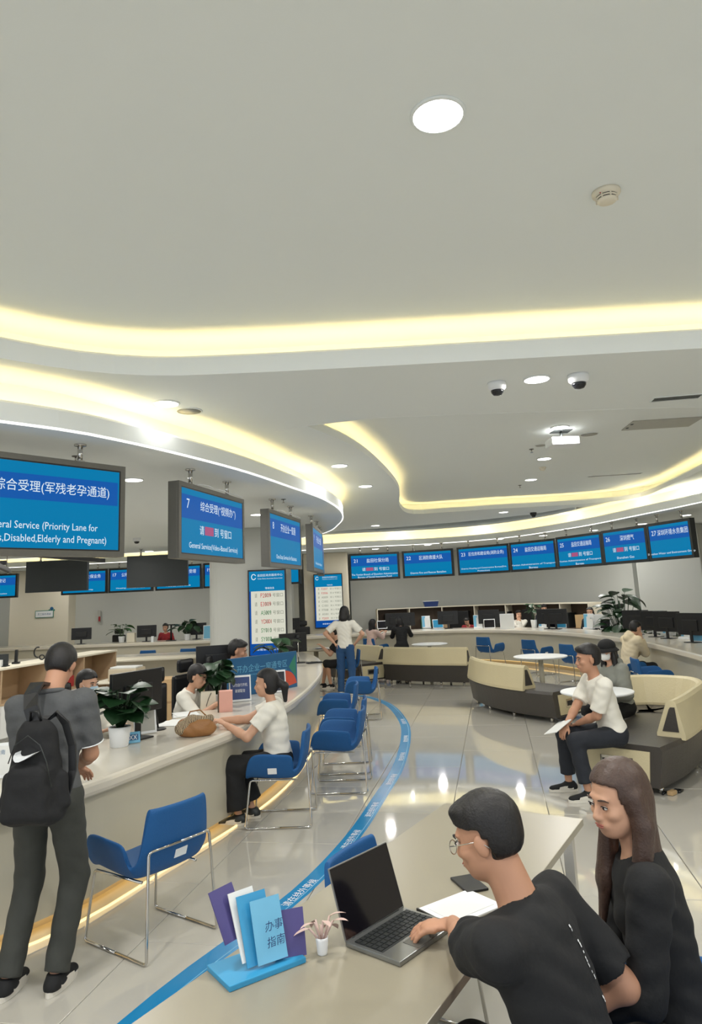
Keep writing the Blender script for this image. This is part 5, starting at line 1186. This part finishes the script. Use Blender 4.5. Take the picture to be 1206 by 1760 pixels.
# papers seen from above on the far side of the island
t = empty('island_desk', (-4.6, 15.2, 0), .05, 'pale inner desk of the island beyond the printer', 'table')
B().box((0, 0, .745), (4.4, .7, .03), bev=.003).build('desktop', M_CREAM, t); B().box((0, .33, .36), (4.3, .02, .72)).build('modesty_panel', M_CREAM, t)
for sx in (-1, 1): B().box((sx*2.1, 0, .36), (.03, .64, .72)).build('side_panel', M_CREAM, t)
# far left counter things
Fz = FT
def fx(px, py, d=None): return at(px, py, Fz)
def mon_at(px, dist, label, rz=0, W=.55): q = D(px, 1090, dist); return monitor(q[0], q[1], Fz, rz, label, W=W, H=.33, lift=.12)
mon_at(140, 20.6, 'black monitor behind the cabinet phone on the far left counter', .2); mon_at(252, 20.3, 'black monitor left of the clerk in red checks')
q = D(209, 1095, 20.4); potted(q[0], q[1], Fz, 'small green plant in white pot on the far left counter', pr=.09, ph=.17, n=14, spread=.30, height=.34, leaf=.24, seed=3, mt=M_LEAFM, lw=.3)
q = D(322, 1095, 20.1); potted(q[0], q[1], Fz, 'bushy dark plant in white pot left of the column on the far counter', pr=.09, ph=.17, n=20, spread=.36, height=.36, leaf=.26, seed=8, lw=.36)
mon_at(338, 20.4, 'black monitor behind the bushy plant by the column')
q = D(226, 1095, 20.3); tag(B().box((q[0], q[1], Fz+.13), (.22, .16, .26), bev=.01).build('document_box', M_CREAM), 'cream document box right of the small green plant', 'box')
q = D(357, 1090, 20.0); framed_panel(q[0], q[1], Fz, 0, 'pale blue leaflet frame beside the column on the far counter', .26, .38, face=M_TAPEP, tilt=.1, name='leaflet_stand', cat='leaflet')
q = D(294, 1080, 20.1); t = empty('document_camera', (q[0], q[1], Fz), 0, 'black T shaped document camera beside the clerk in red checks', 'scanner'); B().box((0, 0, .01), (.25, .15, .02)).build('base', M_BLACK, t); B().cyl((0, 0, .22), .025, .42, 12).build('column', M_BLACK, t, True); B().box((0, 0, .44), (.24, .05, .03), bev=.008).build('arm', M_BLACK, t)
q = D(262, 1096, 19.8); tag(B().box((q[0]+.0, q[1], Fz+.08), (.07, .07, .16), bev=.01).build('pen_cup', M_PRINT), 'tiny white cup before the clerk in red checks', 'cup')
# office chairs
def office_chair(x, y, rz, label, group='black office chairs', sc=1., headrest=True):
    t = empty('office_chair', (x, y, 0), rz, label, 'chair', group)
    for k in range(5):
        a = k*2*math.pi/5; B().tube([(0, 0, .09), (.28*math.cos(a), .28*math.sin(a), .055)], .016, 8).cyl((.28*math.cos(a), .28*math.sin(a), .028), .028, .03, 12, axis='x').build('leg', M_BLACK, t)
    B().cyl((0, 0, .23), .025, .32, 14).build('column', M_STEEL, t, True); B().box((0, 0, .41), (.48, .46, .07), bev=.03).build('seat', M_BLKC, t)
    B().box((0, -.24, .78), (.44, .05, .48), bev=.04).build('backrest', M_BLACK, t); B().tube([(0, -.18, .38), (0, -.27, .5), (0, -.27, .8)], .02, 8).build('back_post', M_BLACK, t, True)
    if headrest: B().box((0, -.23, 1.12), (.28, .05, .15), bev=.04).build('headrest', M_BLACK, t)
    for sx in (-1, 1): B().tube([(sx*.25, -.1, .42), (sx*.27, -.08, .62), (sx*.26, .14, .63)], .014, 8).build('armrest', M_BLACK, t, True)
    return t
q = D(197, 1080, 21.4); office_chair(q[0], q[1], 2.9, 'empty black office chair with headrest behind the far left counter')
q = D(521, 1080, 21.2); office_chair(q[0], q[1], 3.3, 'empty black office chair with headrest between the two queue displays')
q = D(345, 1150, 8.6); office_chair(q[0], q[1], -2.0, 'black office chair with headrest between two near island clerks', sc=1)
for (x, y, yaw_, who) in [(-2.50, 6.42, -112, 'under the masked clerk by the first plant'), (-1.92, 7.62, -100, 'under the clerk in the white shirt'), (-1.62, 8.9, -86, 'under the man in the black jacket')]:
    office_chair(x, y, math.radians(yaw_), 'black office chair '+who)
mon_at(498, 20.9, 'black monitor right of the near queue display on the far counter', W=.6)
# far right counter things, listed by where they stand in plan
def rzat(px): return {0: .0}.get(px, 0)
FL = [('t', 657, 1081, 'white framed tablet on the far counter beside the woman in pink', .30, .24, .1), ('b', 733, 1080, 'tall white leaflet holder left of the blue card on the far counter', 0, 0, .1), ('c', 753, 1080, 'white framed light blue card by the first leaflet holder', .3, .25, .1),
      ('b', 822, 1080, 'tall white leaflet holder over the gap behind the fully seen chair', 0, 0, -.2), ('t', 841, 1080, 'white framed tablet with bright lamp reflection right of a leaflet holder', .30, .24, -.3), ('w', 872, 1081, 'blank white square panel on the far counter', .36, .38, -.35),
      ('p', 918, 1079, 'narrow dark plant in white pot behind the middle blue chair', 0, 0, 0), ('b', 934, 1079, 'blue and white leaflet holder right of the narrow plant', 0, 0, -.45), ('t', 948, 1080, 'white framed tablet left of the pale blue card', .27, .25, -.5), ('c', 965, 1080, 'low light blue card on the far counter', .24, .14, -.5),
      ('b', 1012, 1081, 'cluster of blue leaflets in a white holder', 0, 0, -.7), ('w', 1028, 1080, 'white backing panel behind the square tablet', .34, .32, -.75), ('t', 1040, 1082, 'square white framed tablet near the cream hoodie', .26, .25, -.8),
      ('w', 1112, 1086, 'cream card box right of the cream hoodie', .2, .22, -1.0), ('l', 1133, 1089, 'tall white printed notice on the far right counter', .32, .38, -1.0), ('b', 1148, 1092, 'blue leaflet holder right of the printed notice', 0, 0, -1.1), ('b', 1180, 1098, 'tall grey white leaflet holder near the right edge', 0, 0, -1.15), ('l', 1200, 1104, 'pale blue leaflet rack cut by the right picture edge', .34, .30, -1.2)]
for kd, px, py, lab, W_, H_, rz in FL:
    x, y = at(px, py, FT)
    k_ = np.argmin(np.linalg.norm(CFAR-np.array([x, y]), axis=1)); cc = offs(CFAR, .22)[k_]
    if np.linalg.norm(CFAR[k_]-np.array([x, y])) < .2: x, y = float(cc[0]), float(cc[1])
    if kd == 't': framed_panel(x, y, FT, rz, lab, W_, H_, face=M_LAPS, tilt=.2)
    if kd == 'c': framed_panel(x, y, FT, rz, lab, W_, H_, face=M_TURQ, tilt=.2, name='card_stand', cat='sign')
    if kd == 'w': framed_panel(x, y, FT, rz, lab, W_, H_, face=M_PAPER, tilt=.05, name='display_board', cat='board')
    if kd == 'l': framed_panel(x, y, FT, rz, lab, W_, H_, face=M_TAPEP if px > 1150 else M_PAPER, tilt=.12, name='notice_frame', cat='notice', lines=[('办事指南', 0, .1, .04, .16), ('服务公开', 0, .02, .03, .14)], tm=M_BOARD)
    if kd == 'p': potted(x, y, FT, lab, pr=.08, ph=.2, n=14, spread=.14, height=.42, leaf=.16, seed=21)
    if kd == 'b':
        t = empty('leaflet_holder', (x, y, FT), rz, lab, 'leaflet holder'); B().box((0, 0, .02), (.24, .14, .04), bev=.004).box((0, .05, .18), (.24, .015, .34), bev=.003).build('rack', M_PRINT, t)
        for k in range(3): B().box((-.07+.07*k, .02-.015*k, .19-.03*k), (.09, .008, .30-.05*k), rot=Matrix.Rotation(-.12, 3, 'X')).build('leaflet', [M_TAPEP, M_PAPER, M_PAPER][k], t)
for px, dist, rz, lab in [(672, 21.0, 0, 'black monitor behind the person in black'), (700, 21.1, 0, 'black monitor left of the first leaflet holder'), (790, 20.5, -.1, 'black monitor behind the light blue card'), (855, 19.6, -.3, 'black monitor left of the clerk with folded hands'), (970, 17.9, -.5, 'black monitor right of the bent clerk'), (993, 17.6, -.55, 'black monitor before the clerk with shoulder hair'), (1060, 14.2, -.9, 'large black monitor left of the cream hoodie'), (1102, 13.6, -1.0, 'dark monitor behind the cream card box'), (1150, 12.9, -1.1, 'large dark monitor right of the tall plant'), (1190, 11.9, -1.2, 'black monitor cut by the right picture edge')]:
    q = D(px, 1080, dist); k_ = np.argmin(np.linalg.norm(CFAR-q[:2], axis=1)); cc = offs(CFAR, .6)[k_]
    monitor(float(cc[0]), float(cc[1]), FT, rz, lab, W=.56, H=.36, lift=.12)
q = D(1070, 1075, 15.6); t = potted(q[0], q[1], 0, 'tall leafy floor plant behind the far right counter', pr=.2, ph=.42, n=60, spread=.42, height=1.28, leaf=.30, seed=31, big=True, lw=.4)
B().tube([(0, 0, .38), (.02, 0, .9), (-.02, .02, 1.5)], .018, 8).build('stem', M_LEAF, t, True)
q = D(1120, 1080, 15.0); potted(q[0]+.4, q[1], 0, 'lower leafy floor plant right of the tall one', pr=.2, ph=.4, n=44, spread=.5, height=.75, leaf=.28, seed=33, big=True, lw=.4)
# storage things on the shelves
SH = curve([(.62, 22.3), (2.6, 22.4), (4.4, 21.5), (5.5, 20.0), (6.0, 18.6)])
k_ = int(.16*len(SH)); c = offs(SH, .2)[k_]; t = empty('storage_basket', (float(c[0])+.72, float(c[1])-.02, 1.42), 0, 'small blue basket on top of the long shelving', 'basket')
B().add([(-.2, -.12, 0), (.2, -.12, 0), (.2, .12, 0), (-.2, .12, 0), (-.24, -.15, .17), (.24, -.15, .17), (.24, .15, .17), (-.24, .15, .17)], [(3, 2, 1, 0), (0, 1, 5, 4), (1, 2, 6, 5), (2, 3, 7, 6), (3, 0, 4, 7)]).build('body', M_NAVYP, t); B().tube([(-.24, -.15, .17), (.24, -.15, .17), (.24, .15, .17), (-.24, .15, .17)], .01, 6, True).build('rim', M_PAPER, t)
for k, (fr, mm, hh, ww, lab) in enumerate([(.07, M_BLACK, .5, .5, 'black box in the first bay of the long shelving'), (.2, M_GREEN, .3, .3, 'green box in the second bay of the long shelving'), (.27, M_WOOD, .25, .4, 'brown box in the second bay of the long shelving'), (.36, M_BLACK, .5, .6, 'black box in the third bay of the long shelving'), (.5, M_DGREY, .45, .6, 'dark box in the fourth bay of the long shelving'), (.64, M_BLACK, .5, .5, 'black box in the fifth bay of the long shelving'), (.8, M_DGREY, .4, .5, 'dark box in the sixth bay of the long shelving'), (.93, M_CARDB, .35, .4, 'kraft box in the last bay of the long shelving')]):
    i = int(fr*len(SH)); c = offs(SH, .2)[i]; g = np.gradient(SH, axis=0)[i]
    tag(B().box((float(c[0]), float(c[1]), .746+hh/2), (ww, .3, hh), rz=math.atan2(g[1], g[0]), bev=.01).build('storage_box', mm), lab, 'box')
# curved little table at the island end with phone
t = empty('end_table', (-.93, 15.5, 0), .1, 'pale curved end table in front of the seated person in black shorts', 'table')
B().lathe((0, 0, 0), [(.001, .74), (.34, .74), (.37, .755), (.37, .77), (.34, .78), (.001, .78)], 36).build('tabletop', M_WHITE, t); B().cyl((0, 0, .37), .05, .74, 20).build('column', M_WHITE, t, True); B().lathe((0, 0, 0), [(.22, 0), (.22, .012), (.05, .03)], 30).build('base_plate', M_WHITE, t, True)
t = empty('mobile_phone', (-.85, 15.35, .781), .5, 'black mobile phone lying on the pale end table', 'phone'); B().box((0, 0, .005), (.16, .08, .009), bev=.003).build('body', M_BLACK, t)
# wall signs
t = empty('wall_sign', (-10.55, 23.98, 1.72), 0, 'small white framed wall sign with a flower mark on the cream pillar', 'sign')
B().box((0, 0, 0), (.62, .02, .24), bev=.004).build('frame', M_GREEN, t); B().box((0, -.012, 0), (.58, .006, .20)).build('face', M_PRINT, t); text('员工服务通道', M_BOARD, t, 0, 0, -.016, .07, .44)
B().ell((.24, 0, .17), (.06, .015, .06)).build('flower_mark', M_BOARD, t, True); B().ell((.16, 0, .12), (.03, .012, .03)).ell((.32, 0, .12), (.03, .012, .03)).build('leaf_mark', M_GREEN, t, True)
t = empty('wall_bracket', (-8.9, 24.55, 1.55), 0, 'small red extinguisher bracket on the grey far wall', 'bracket'); B().box((0, -.02, 0), (.10, .04, .42), bev=.01).build('body', M_VENT, t); B().box((.02, -.045, -.08), (.06, .03, .16), bev=.005).build('label_patch', M_REDC, t)
t = empty('arrow_sign', (7.895, 16.745, 2.50), -.7, 'faint grey double arrow sign box on the grey pillar under the rightmost screen', 'sign'); 
B().box((0, 0, 0), (.30, .03, .11), bev=.004).build('body', M_VENT, t); B().add([(-.10, -.017, 0), (-.05, -.017, .03), (-.05, -.017, -.03), (.10, -.017, 0), (.05, -.017, .03), (.05, -.017, -.03)], [(0, 1, 2), (3, 4, 5)]).build('arrow', M_DGREY, t)
# ------------------------------------------------------------------ ceiling equipment
def dome_cam(px, py, z, label, s_=1., white=True):
    x, y = at(px, py, z); t = empty('dome_camera', (x, y, z), 0, label, 'camera')
    B().lathe((0, 0, 0), [(.085*s_, 0), (.088*s_, -.02*s_), (.082*s_, -.055*s_), (.062*s_, -.075*s_), (.001, -.076*s_)], 32).build('housing', M_PRINT if white else M_BLACK, t, True)
    B().lathe((0, 0, 0), [(.060*s_, -.074*s_), (.056*s_, -.095*s_), (.038*s_, -.118*s_), (.001, -.126*s_)], 28).build('dome', M_GLASSD, t, True); return t
dome_cam(853, 658, CEIL_B, 'white dome camera left of the downlight on the middle ceiling', .92); dome_cam(993, 644, CEIL_B, 'white dome camera right of the downlight on the middle ceiling', 1.0)
dome_cam(916, 881, CEIL_B, 'tiny black dome camera by the slim crescent recess', .9, False); dome_cam(235, 925, SOF, 'small white dome camera under the canopy right of the largest screen', .9); dome_cam(97, 946, SOF, 'small dark dome camera under the largest screen', .9, False)
x, y = at(1041, 330, CEIL_A); t = empty('smoke_detector', (x, y, CEIL_A), 0, 'cream smoke detector with slots on the highest ceiling', 'smoke detector')
B().lathe((0, 0, 0), [(.075, 0), (.075, -.014), (.068, -.022), (.062, -.030)], 36).build('base', M_CREAM, t, True)
B().lathe((0, 0, 0), [(.056, -.030), (.056, -.036), (.052, -.036)], 36).build('slot_ring', M_BLACK, t, True); B().lathe((0, 0, 0), [(.060, -.036), (.058, -.042)], 36).build('collar', M_CREAM, t, True)
B().lathe((0, 0, 0), [(.052, -.042), (.052, -.048)], 36).build('slot_ring', M_BLACK, t, True); B().lathe((0, 0, 0), [(.054, -.048), (.05, -.056), (.036, -.064), (.001, -.066)], 36).build('cap', M_CREAM, t, True)
for a in np.linspace(0, 2*math.pi, 9)[:-1]: B().box((.056*math.cos(a), .056*math.sin(a), -.038), (.012, .006, .024), rz=a).build('rib', M_CREAM, t)
B().ell((-.05, -.045, -.03), (.004, .004, .003)).build('indicator', M_REDB, t)
x, y = at(932, 803, CEIL_R); t = empty('smoke_detector', (x, y, CEIL_R), 0, 'small smoke detector between the last two downlights past the projector', 'smoke detector'); B().lathe((0, 0, 0), [(.06, 0), (.06, -.02), (.045, -.03), (.045, -.045), (.03, -.055), (.001, -.056)], 24).build('body', M_CREAM, t, True)
for px, py, z, lab in [(913, 772, CEIL_R, 'ceiling sprinkler left of the second downlight past the projector'), (893, 834, CEIL_R, 'ceiling sprinkler by the farthest downlight past the projector'), (130, 784, SOF, 'ceiling sprinkler above the largest blue screen'), (487, 858, SOF, 'ceiling sprinkler above screen 8')]:
    x, y = at(px, py, z); t = empty('sprinkler', (x, y, z), 0, lab, 'sprinkler'); B().lathe((0, 0, 0), [(.035, 0), (.032, -.006), (.01, -.008)], 20).build('escutcheon', M_STEEL, t, True); B().cyl((0, 0, -.025), .008, .045, 10).build('nozzle', M_CHROME, t, True); B().cyl((0, 0, -.05), .022, .004, 14).build('deflector', M_CHROME, t)
for px, py, z, r_, lab in [(325, 706, CEIL_B, .115, 'flat round speaker grille beside the downlight over the near counter'), (1012, 746, CEIL_R, .12, 'flat round speaker grille right of the projector'), (930, 765, CEIL_R, .09, 'flat round speaker grille between projector and second downlight')]:
    x, y = at(px, py, z); t = empty('ceiling_speaker', (x, y, z), 0, lab, 'speaker'); B().lathe((0, 0, 0), [(r_*1.05, 0), (r_*1.05, -.006), (r_*.95, -.009), (r_*.95, -.005), (.001, -.005)], 32).build('rim', M_CEIL, t, True); B().lathe((0, 0, 0), [(r_*.93, -.006), (.001, -.012)], 32).build('grille', M_VENT, t, True)
def slot_vent(px0, px1, z, w_, label, nsl=3):
    a = np.array(at(*px0, z)); b = np.array(at(*px1, z)); c = (a+b)/2; L_ = float(np.linalg.norm(b-a)); t = empty('slot_vent', (c[0], c[1], z), math.atan2(b[1]-a[1], b[0]-a[0]), label, 'vent')
    B().box((0, w_/2, -.004), (L_, .012, .008)).box((0, -w_/2, -.004), (L_, .012, .008)).box((L_/2, 0, -.004), (.012, w_+.012, .008)).box((-L_/2, 0, -.004), (.012, w_+.012, .008)).build('frame', M_CEIL, t)
    B().box((0, 0, -.0015), (L_-.012, w_-.012, .002)).build('opening', M_DGREY, t)
    for k in range(nsl): B().box((0, w_*(-.5+(k+1)/(nsl+1)), -.006), (L_-.02, .016, .003), rot=Matrix.Rotation(.4, 3, 'X')).build('slat', M_VENT, t)
slot_vent((1120, 687), (1204, 680), CEIL_B, .16, 'slotted air vent at the right edge of the middle ceiling'); slot_vent((1010, 819), (1102, 813), CEIL_R, .10, 'long thin air slot in the projector ceiling', 2)
qa, qb = P(1072, 728, CEIL_R), P(1180, 722, CEIL_R); t = empty('access_panel', (float((qa[0]+qb[0])/2)+.12, float((qa[1]+qb[1])/2)+.1, CEIL_R), -.08, 'grey ceiling access panel right of the projector', 'panel')
B().box((0, 0, -.006), (.86, .5, .012), bev=.003).build('panel', M_VENT, t)
for sy in (-.1, .1): B().box((-.4, sy, -.014), (.03, .05, .006)).build('latch', M_DGREY, t)
x, y = at(960, 744, CEIL_R); t = empty('projector', (x, y-.1, CEIL_R), .05, 'white ceiling projector below the first downlight of the row', 'projector')
B().box((0, 0, -.004), (.24, .2, .008)).build('ceiling_plate', M_DGREY, t); B().tube([(0, 0, 0), (0, 0, -.10)], .02, 12).build('mount_pole', M_DGREY, t, True); B().box((0, 0, -.155), (.36, .30, .10), bev=.012).build('body', M_PRINT, t)
for k in range(9): B().box((-.14+.035*k, -.151, -.13), (.008, .004, .04)).build('vent_slot', M_VENT, t)
B().cyl((.1, .155, -.16), .035, .02, 20, axis='y').build('lens', M_GLASSD, t, True)
# dark suspended rails under the canopy at the left
for (p0, p1, lab) in [((-14, 948), (178, 963), 'long thin black suspended rail under the largest blue screen'), ((-30, 969), (15, 974), 'short black suspended rail at the left picture edge')]:
    a = D(p0[0], p0[1], 9.5); b = D(p1[0], p1[1], 12.5); zz = 2.62; a = P(p0[0], p0[1], zz) if False else a
    zz = float(min(a[2], b[2])); c = (a+b)/2; L_ = float(np.hypot(b[0]-a[0], b[1]-a[1])); t = empty('suspended_rail', (c[0], c[1], float(c[2])), math.atan2(b[1]-a[1], b[0]-a[0]), lab, 'rail')
    B().box((0, 0, 0), (L_, .07, .07), bev=.006).build('rail', M_BLACK, t)
    for sx in (-.4, .0, .4): B().cyl((sx*L_, 0, (SOF-c[2])/2), .006, float(SOF-c[2]), 8).build('rod', M_STEEL, t, True)
    if L_ > 2: B().box((.18*L_, -.02, .075), (.07, .1, .07), bev=.01).build('clamp', M_BLACK, t)
# ------------------------------------------------------------------ things on the foreground desk
DT = .74
hA = P(612, 1606, DT+.01); hB = P(686, 1561, DT+.01); hd = unit((hB-hA)[:2]); ang = math.atan2(hd[1], hd[0]); c = (hA+hB)/2
LW, LD = .315, .22
t = empty('laptop', (float(c[0])-.01, float(c[1])-.03, DT), ang, 'open silver laptop with dark screen on the white table', 'laptop')     # hinge along local x; keyboard on the local -y side
B().box((0, -LD/2, .008), (LW, LD, .014), bev=.003).build('base', M_LAPG, t)
kt = B().box((0, -.085, .0152), (LW-.03, .115, .0012)).build('keyboard', M_DGREY, t)
for r_ in range(5):
    for k in range(13): B().box((-LW/2+.026+k*.0219, -.035-r_*.0225, .0168), (.0185, .0185, .002)).build('key', M_KEY, kt)
B().box((0, -.185, .0154), (.11, .062, .001)).build('trackpad', M_STEEL, t)
tl = math.radians(18); R3 = Matrix.Rotation(-tl, 3, 'X'); H_ = .215
B().box((0, (H_/2)*math.sin(tl), .014+(H_/2)*math.cos(tl)), (LW, .006, H_), rot=R3, bev=.0025).build('lid', M_LAPG, t)
n_ = R3 @ Vector((0, -1, 0)); cc = Vector((0, (H_/2)*math.sin(tl), .014+(H_/2)*math.cos(tl)))+n_*.0036
B().box(tuple(cc), (LW-.008, .0012, H_-.008), rot=R3).build('display', M_LAPS, t)
B().cyl((0, 0, .012), .006, LW*.8, 10, axis='x').build('hinge', M_DGREY, t, True)
x, y = at(792, 1562, DT); t = empty('notebook', (x, y, DT), ang-.25, 'white tablet in a thin dark edged case beside the laptop man', 'tablet'); B().box((0, 0, .004), (.25, .18, .007), bev=.002).build('body', M_PRINT, t); B().box((.0, 0, .0082), (.20, .13, .0012)).build('face', M_PAPER, t); B().box((-.128, 0, .005), (.006, .18, .01)).build('spine', M_BLACK, t)
x, y = at(806, 1521, DT); t = empty('mobile_phone', (x, y, DT), .3, 'small dark phone half hidden behind the laptop man\'s chin', 'phone'); B().box((0, 0, .005), (.09, .15, .009), bev=.003).build('body', M_BLACK, t)
# leaflet holder with blue cards at the desk end
t = empty('card_holder', (-.36, 2.40, DT), .62, 'blue leaflet holder with purple cards on the left end of the desk', 'leaflet holder')
def card(px_, py_, pz_, w_, h_, rx, rz_, m_, nm='card'): return B().box((px_, py_, pz_), (w_, .004, h_), rot=(Matrix.Rotation(rz_, 3, 'Z') @ Matrix.Rotation(rx, 3, 'X')), bev=.0).build(nm, m_, t)
B().box((0, 0, .008), (.26, .16, .016), bev=.003).build('tray', M_TURQ, t)
cA = card(-.07, .05, .155, .10, .15, -.5, .35, M_PURP); card(-.055, .04, .115, .05, .05, -.5, .35, M_RED, 'card_picture'); card(-.02, .02, .12, .09, .19, -.45, .1, M_PAPER); card(.0, .0, .11, .10, .19, -.4, 0, M_TURQ)
card(.03, -.025, .105, .10, .17, -.35, -.05, M_TAPEP, 'card'); text('办事', M_NAVYP, t, .035, .125, -.052, .03, .06); text('指南', M_NAVYP, t, .035, .085, -.064, .03, .06); card(.10, -.03, .075, .10, .13, -.3, -.3, M_PURP)
x, y = at(545, 1590, DT); potted(-.16, 2.46, DT, 'tiny dry flower bunch in a cup beside the blue leaflet holder', pr=.02, ph=.05, n=8, spread=.05, height=.06, leaf=.05, seed=5, mt=M_PINKC, lw=.25)
# chairs under the two in the foreground
make_chair(.57, 2.00, (-.80, .60), 'blue shell chair under the laptop man'); make_chair(.97, 2.40, (-.97, .24), 'blue shell chair under the woman with long brown hair')
# lettering on the back of the black T-shirt
sh = [o for o in KIDS(m3['root']) if o.name.startswith('shirt')][0]; Rt = m3['R']; rr = random.Random(3); pb = B()
bpy.context.view_layer.update()
for k in range(26):
    u = k/25; src = m3['NB']-Rt[:, 2]*(.06+.22*u)-Rt[:, 1]*.25+Rt[:, 0]*(.05+.05*u)
    ok, p, n_, _ = sh.closest_point_on_mesh(Vector(src)); 
    if not ok: continue
    d_ = Vector(Rt[:, 2]); d_ = (d_-n_*d_.dot(n_)).normalized(); e_ = n_.cross(d_); hw_ = .0026+rr.random()*.001
    if rr.random() < .82:
        c = p+n_*.003; pb.add([c-e_*hw_-d_*.003, c+e_*hw_-d_*.003, c+e_*hw_+d_*.003, c-e_*hw_+d_*.003], [(0, 1, 2, 3)])
pr_ = pb.build('back_print', M_PRINT, m3['root']); pr_['kind'] = 'stuff'
# hand-held things
def held(info, side, name, label, cat, w_, l_, mt, dz=.0, off=(0, 0, 0), rot=(0, 0, 0), screen=None):
    W_ = info['WR'] if side == 'r' else info['WL']; p = info['toworld'](W_+V3(*off)); t = empty(name, tuple(p), info['root'].rotation_euler[2], label, cat)
    o = B().box((0, 0, 0), (w_, l_, .008), bev=.003).build('body', mt, t); o.rotation_euler = rot
    return t
held(m2, 'l', 'mobile_phone', 'black phone with yellow edge in the hand of the man in white', 'phone', .075, .15, M_BLACK, off=(.02, .13, .02), rot=(.35, 0, .2))
t = held(m2, 'r', 'paper_sheet', 'white sheet of paper held on the knee of the man in white', 'paper', .16, .24, M_PAPER, off=(-.03, .09, -.01), rot=(-.35, .25, .5))
t = empty('sandwich', (2.62, 6.62, 0), .4, 'dark cable bundle with tan plug on the floor by the sofa end', 'cable')
B().tube([(0, 0, .012), (.06, .03, .014), (.14, .01, .012), (.20, .05, .012), (.24, .0, .012), (.16, -.03, .012)], .010, 8).build('cable', M_BLACK, t, True); B().box((.08, -.03, .02), (.09, .05, .035), rz=.3, bev=.006).build('plug', M_CARDB, t); t.name = 'cable_bundle'
#@@DETAIL_END
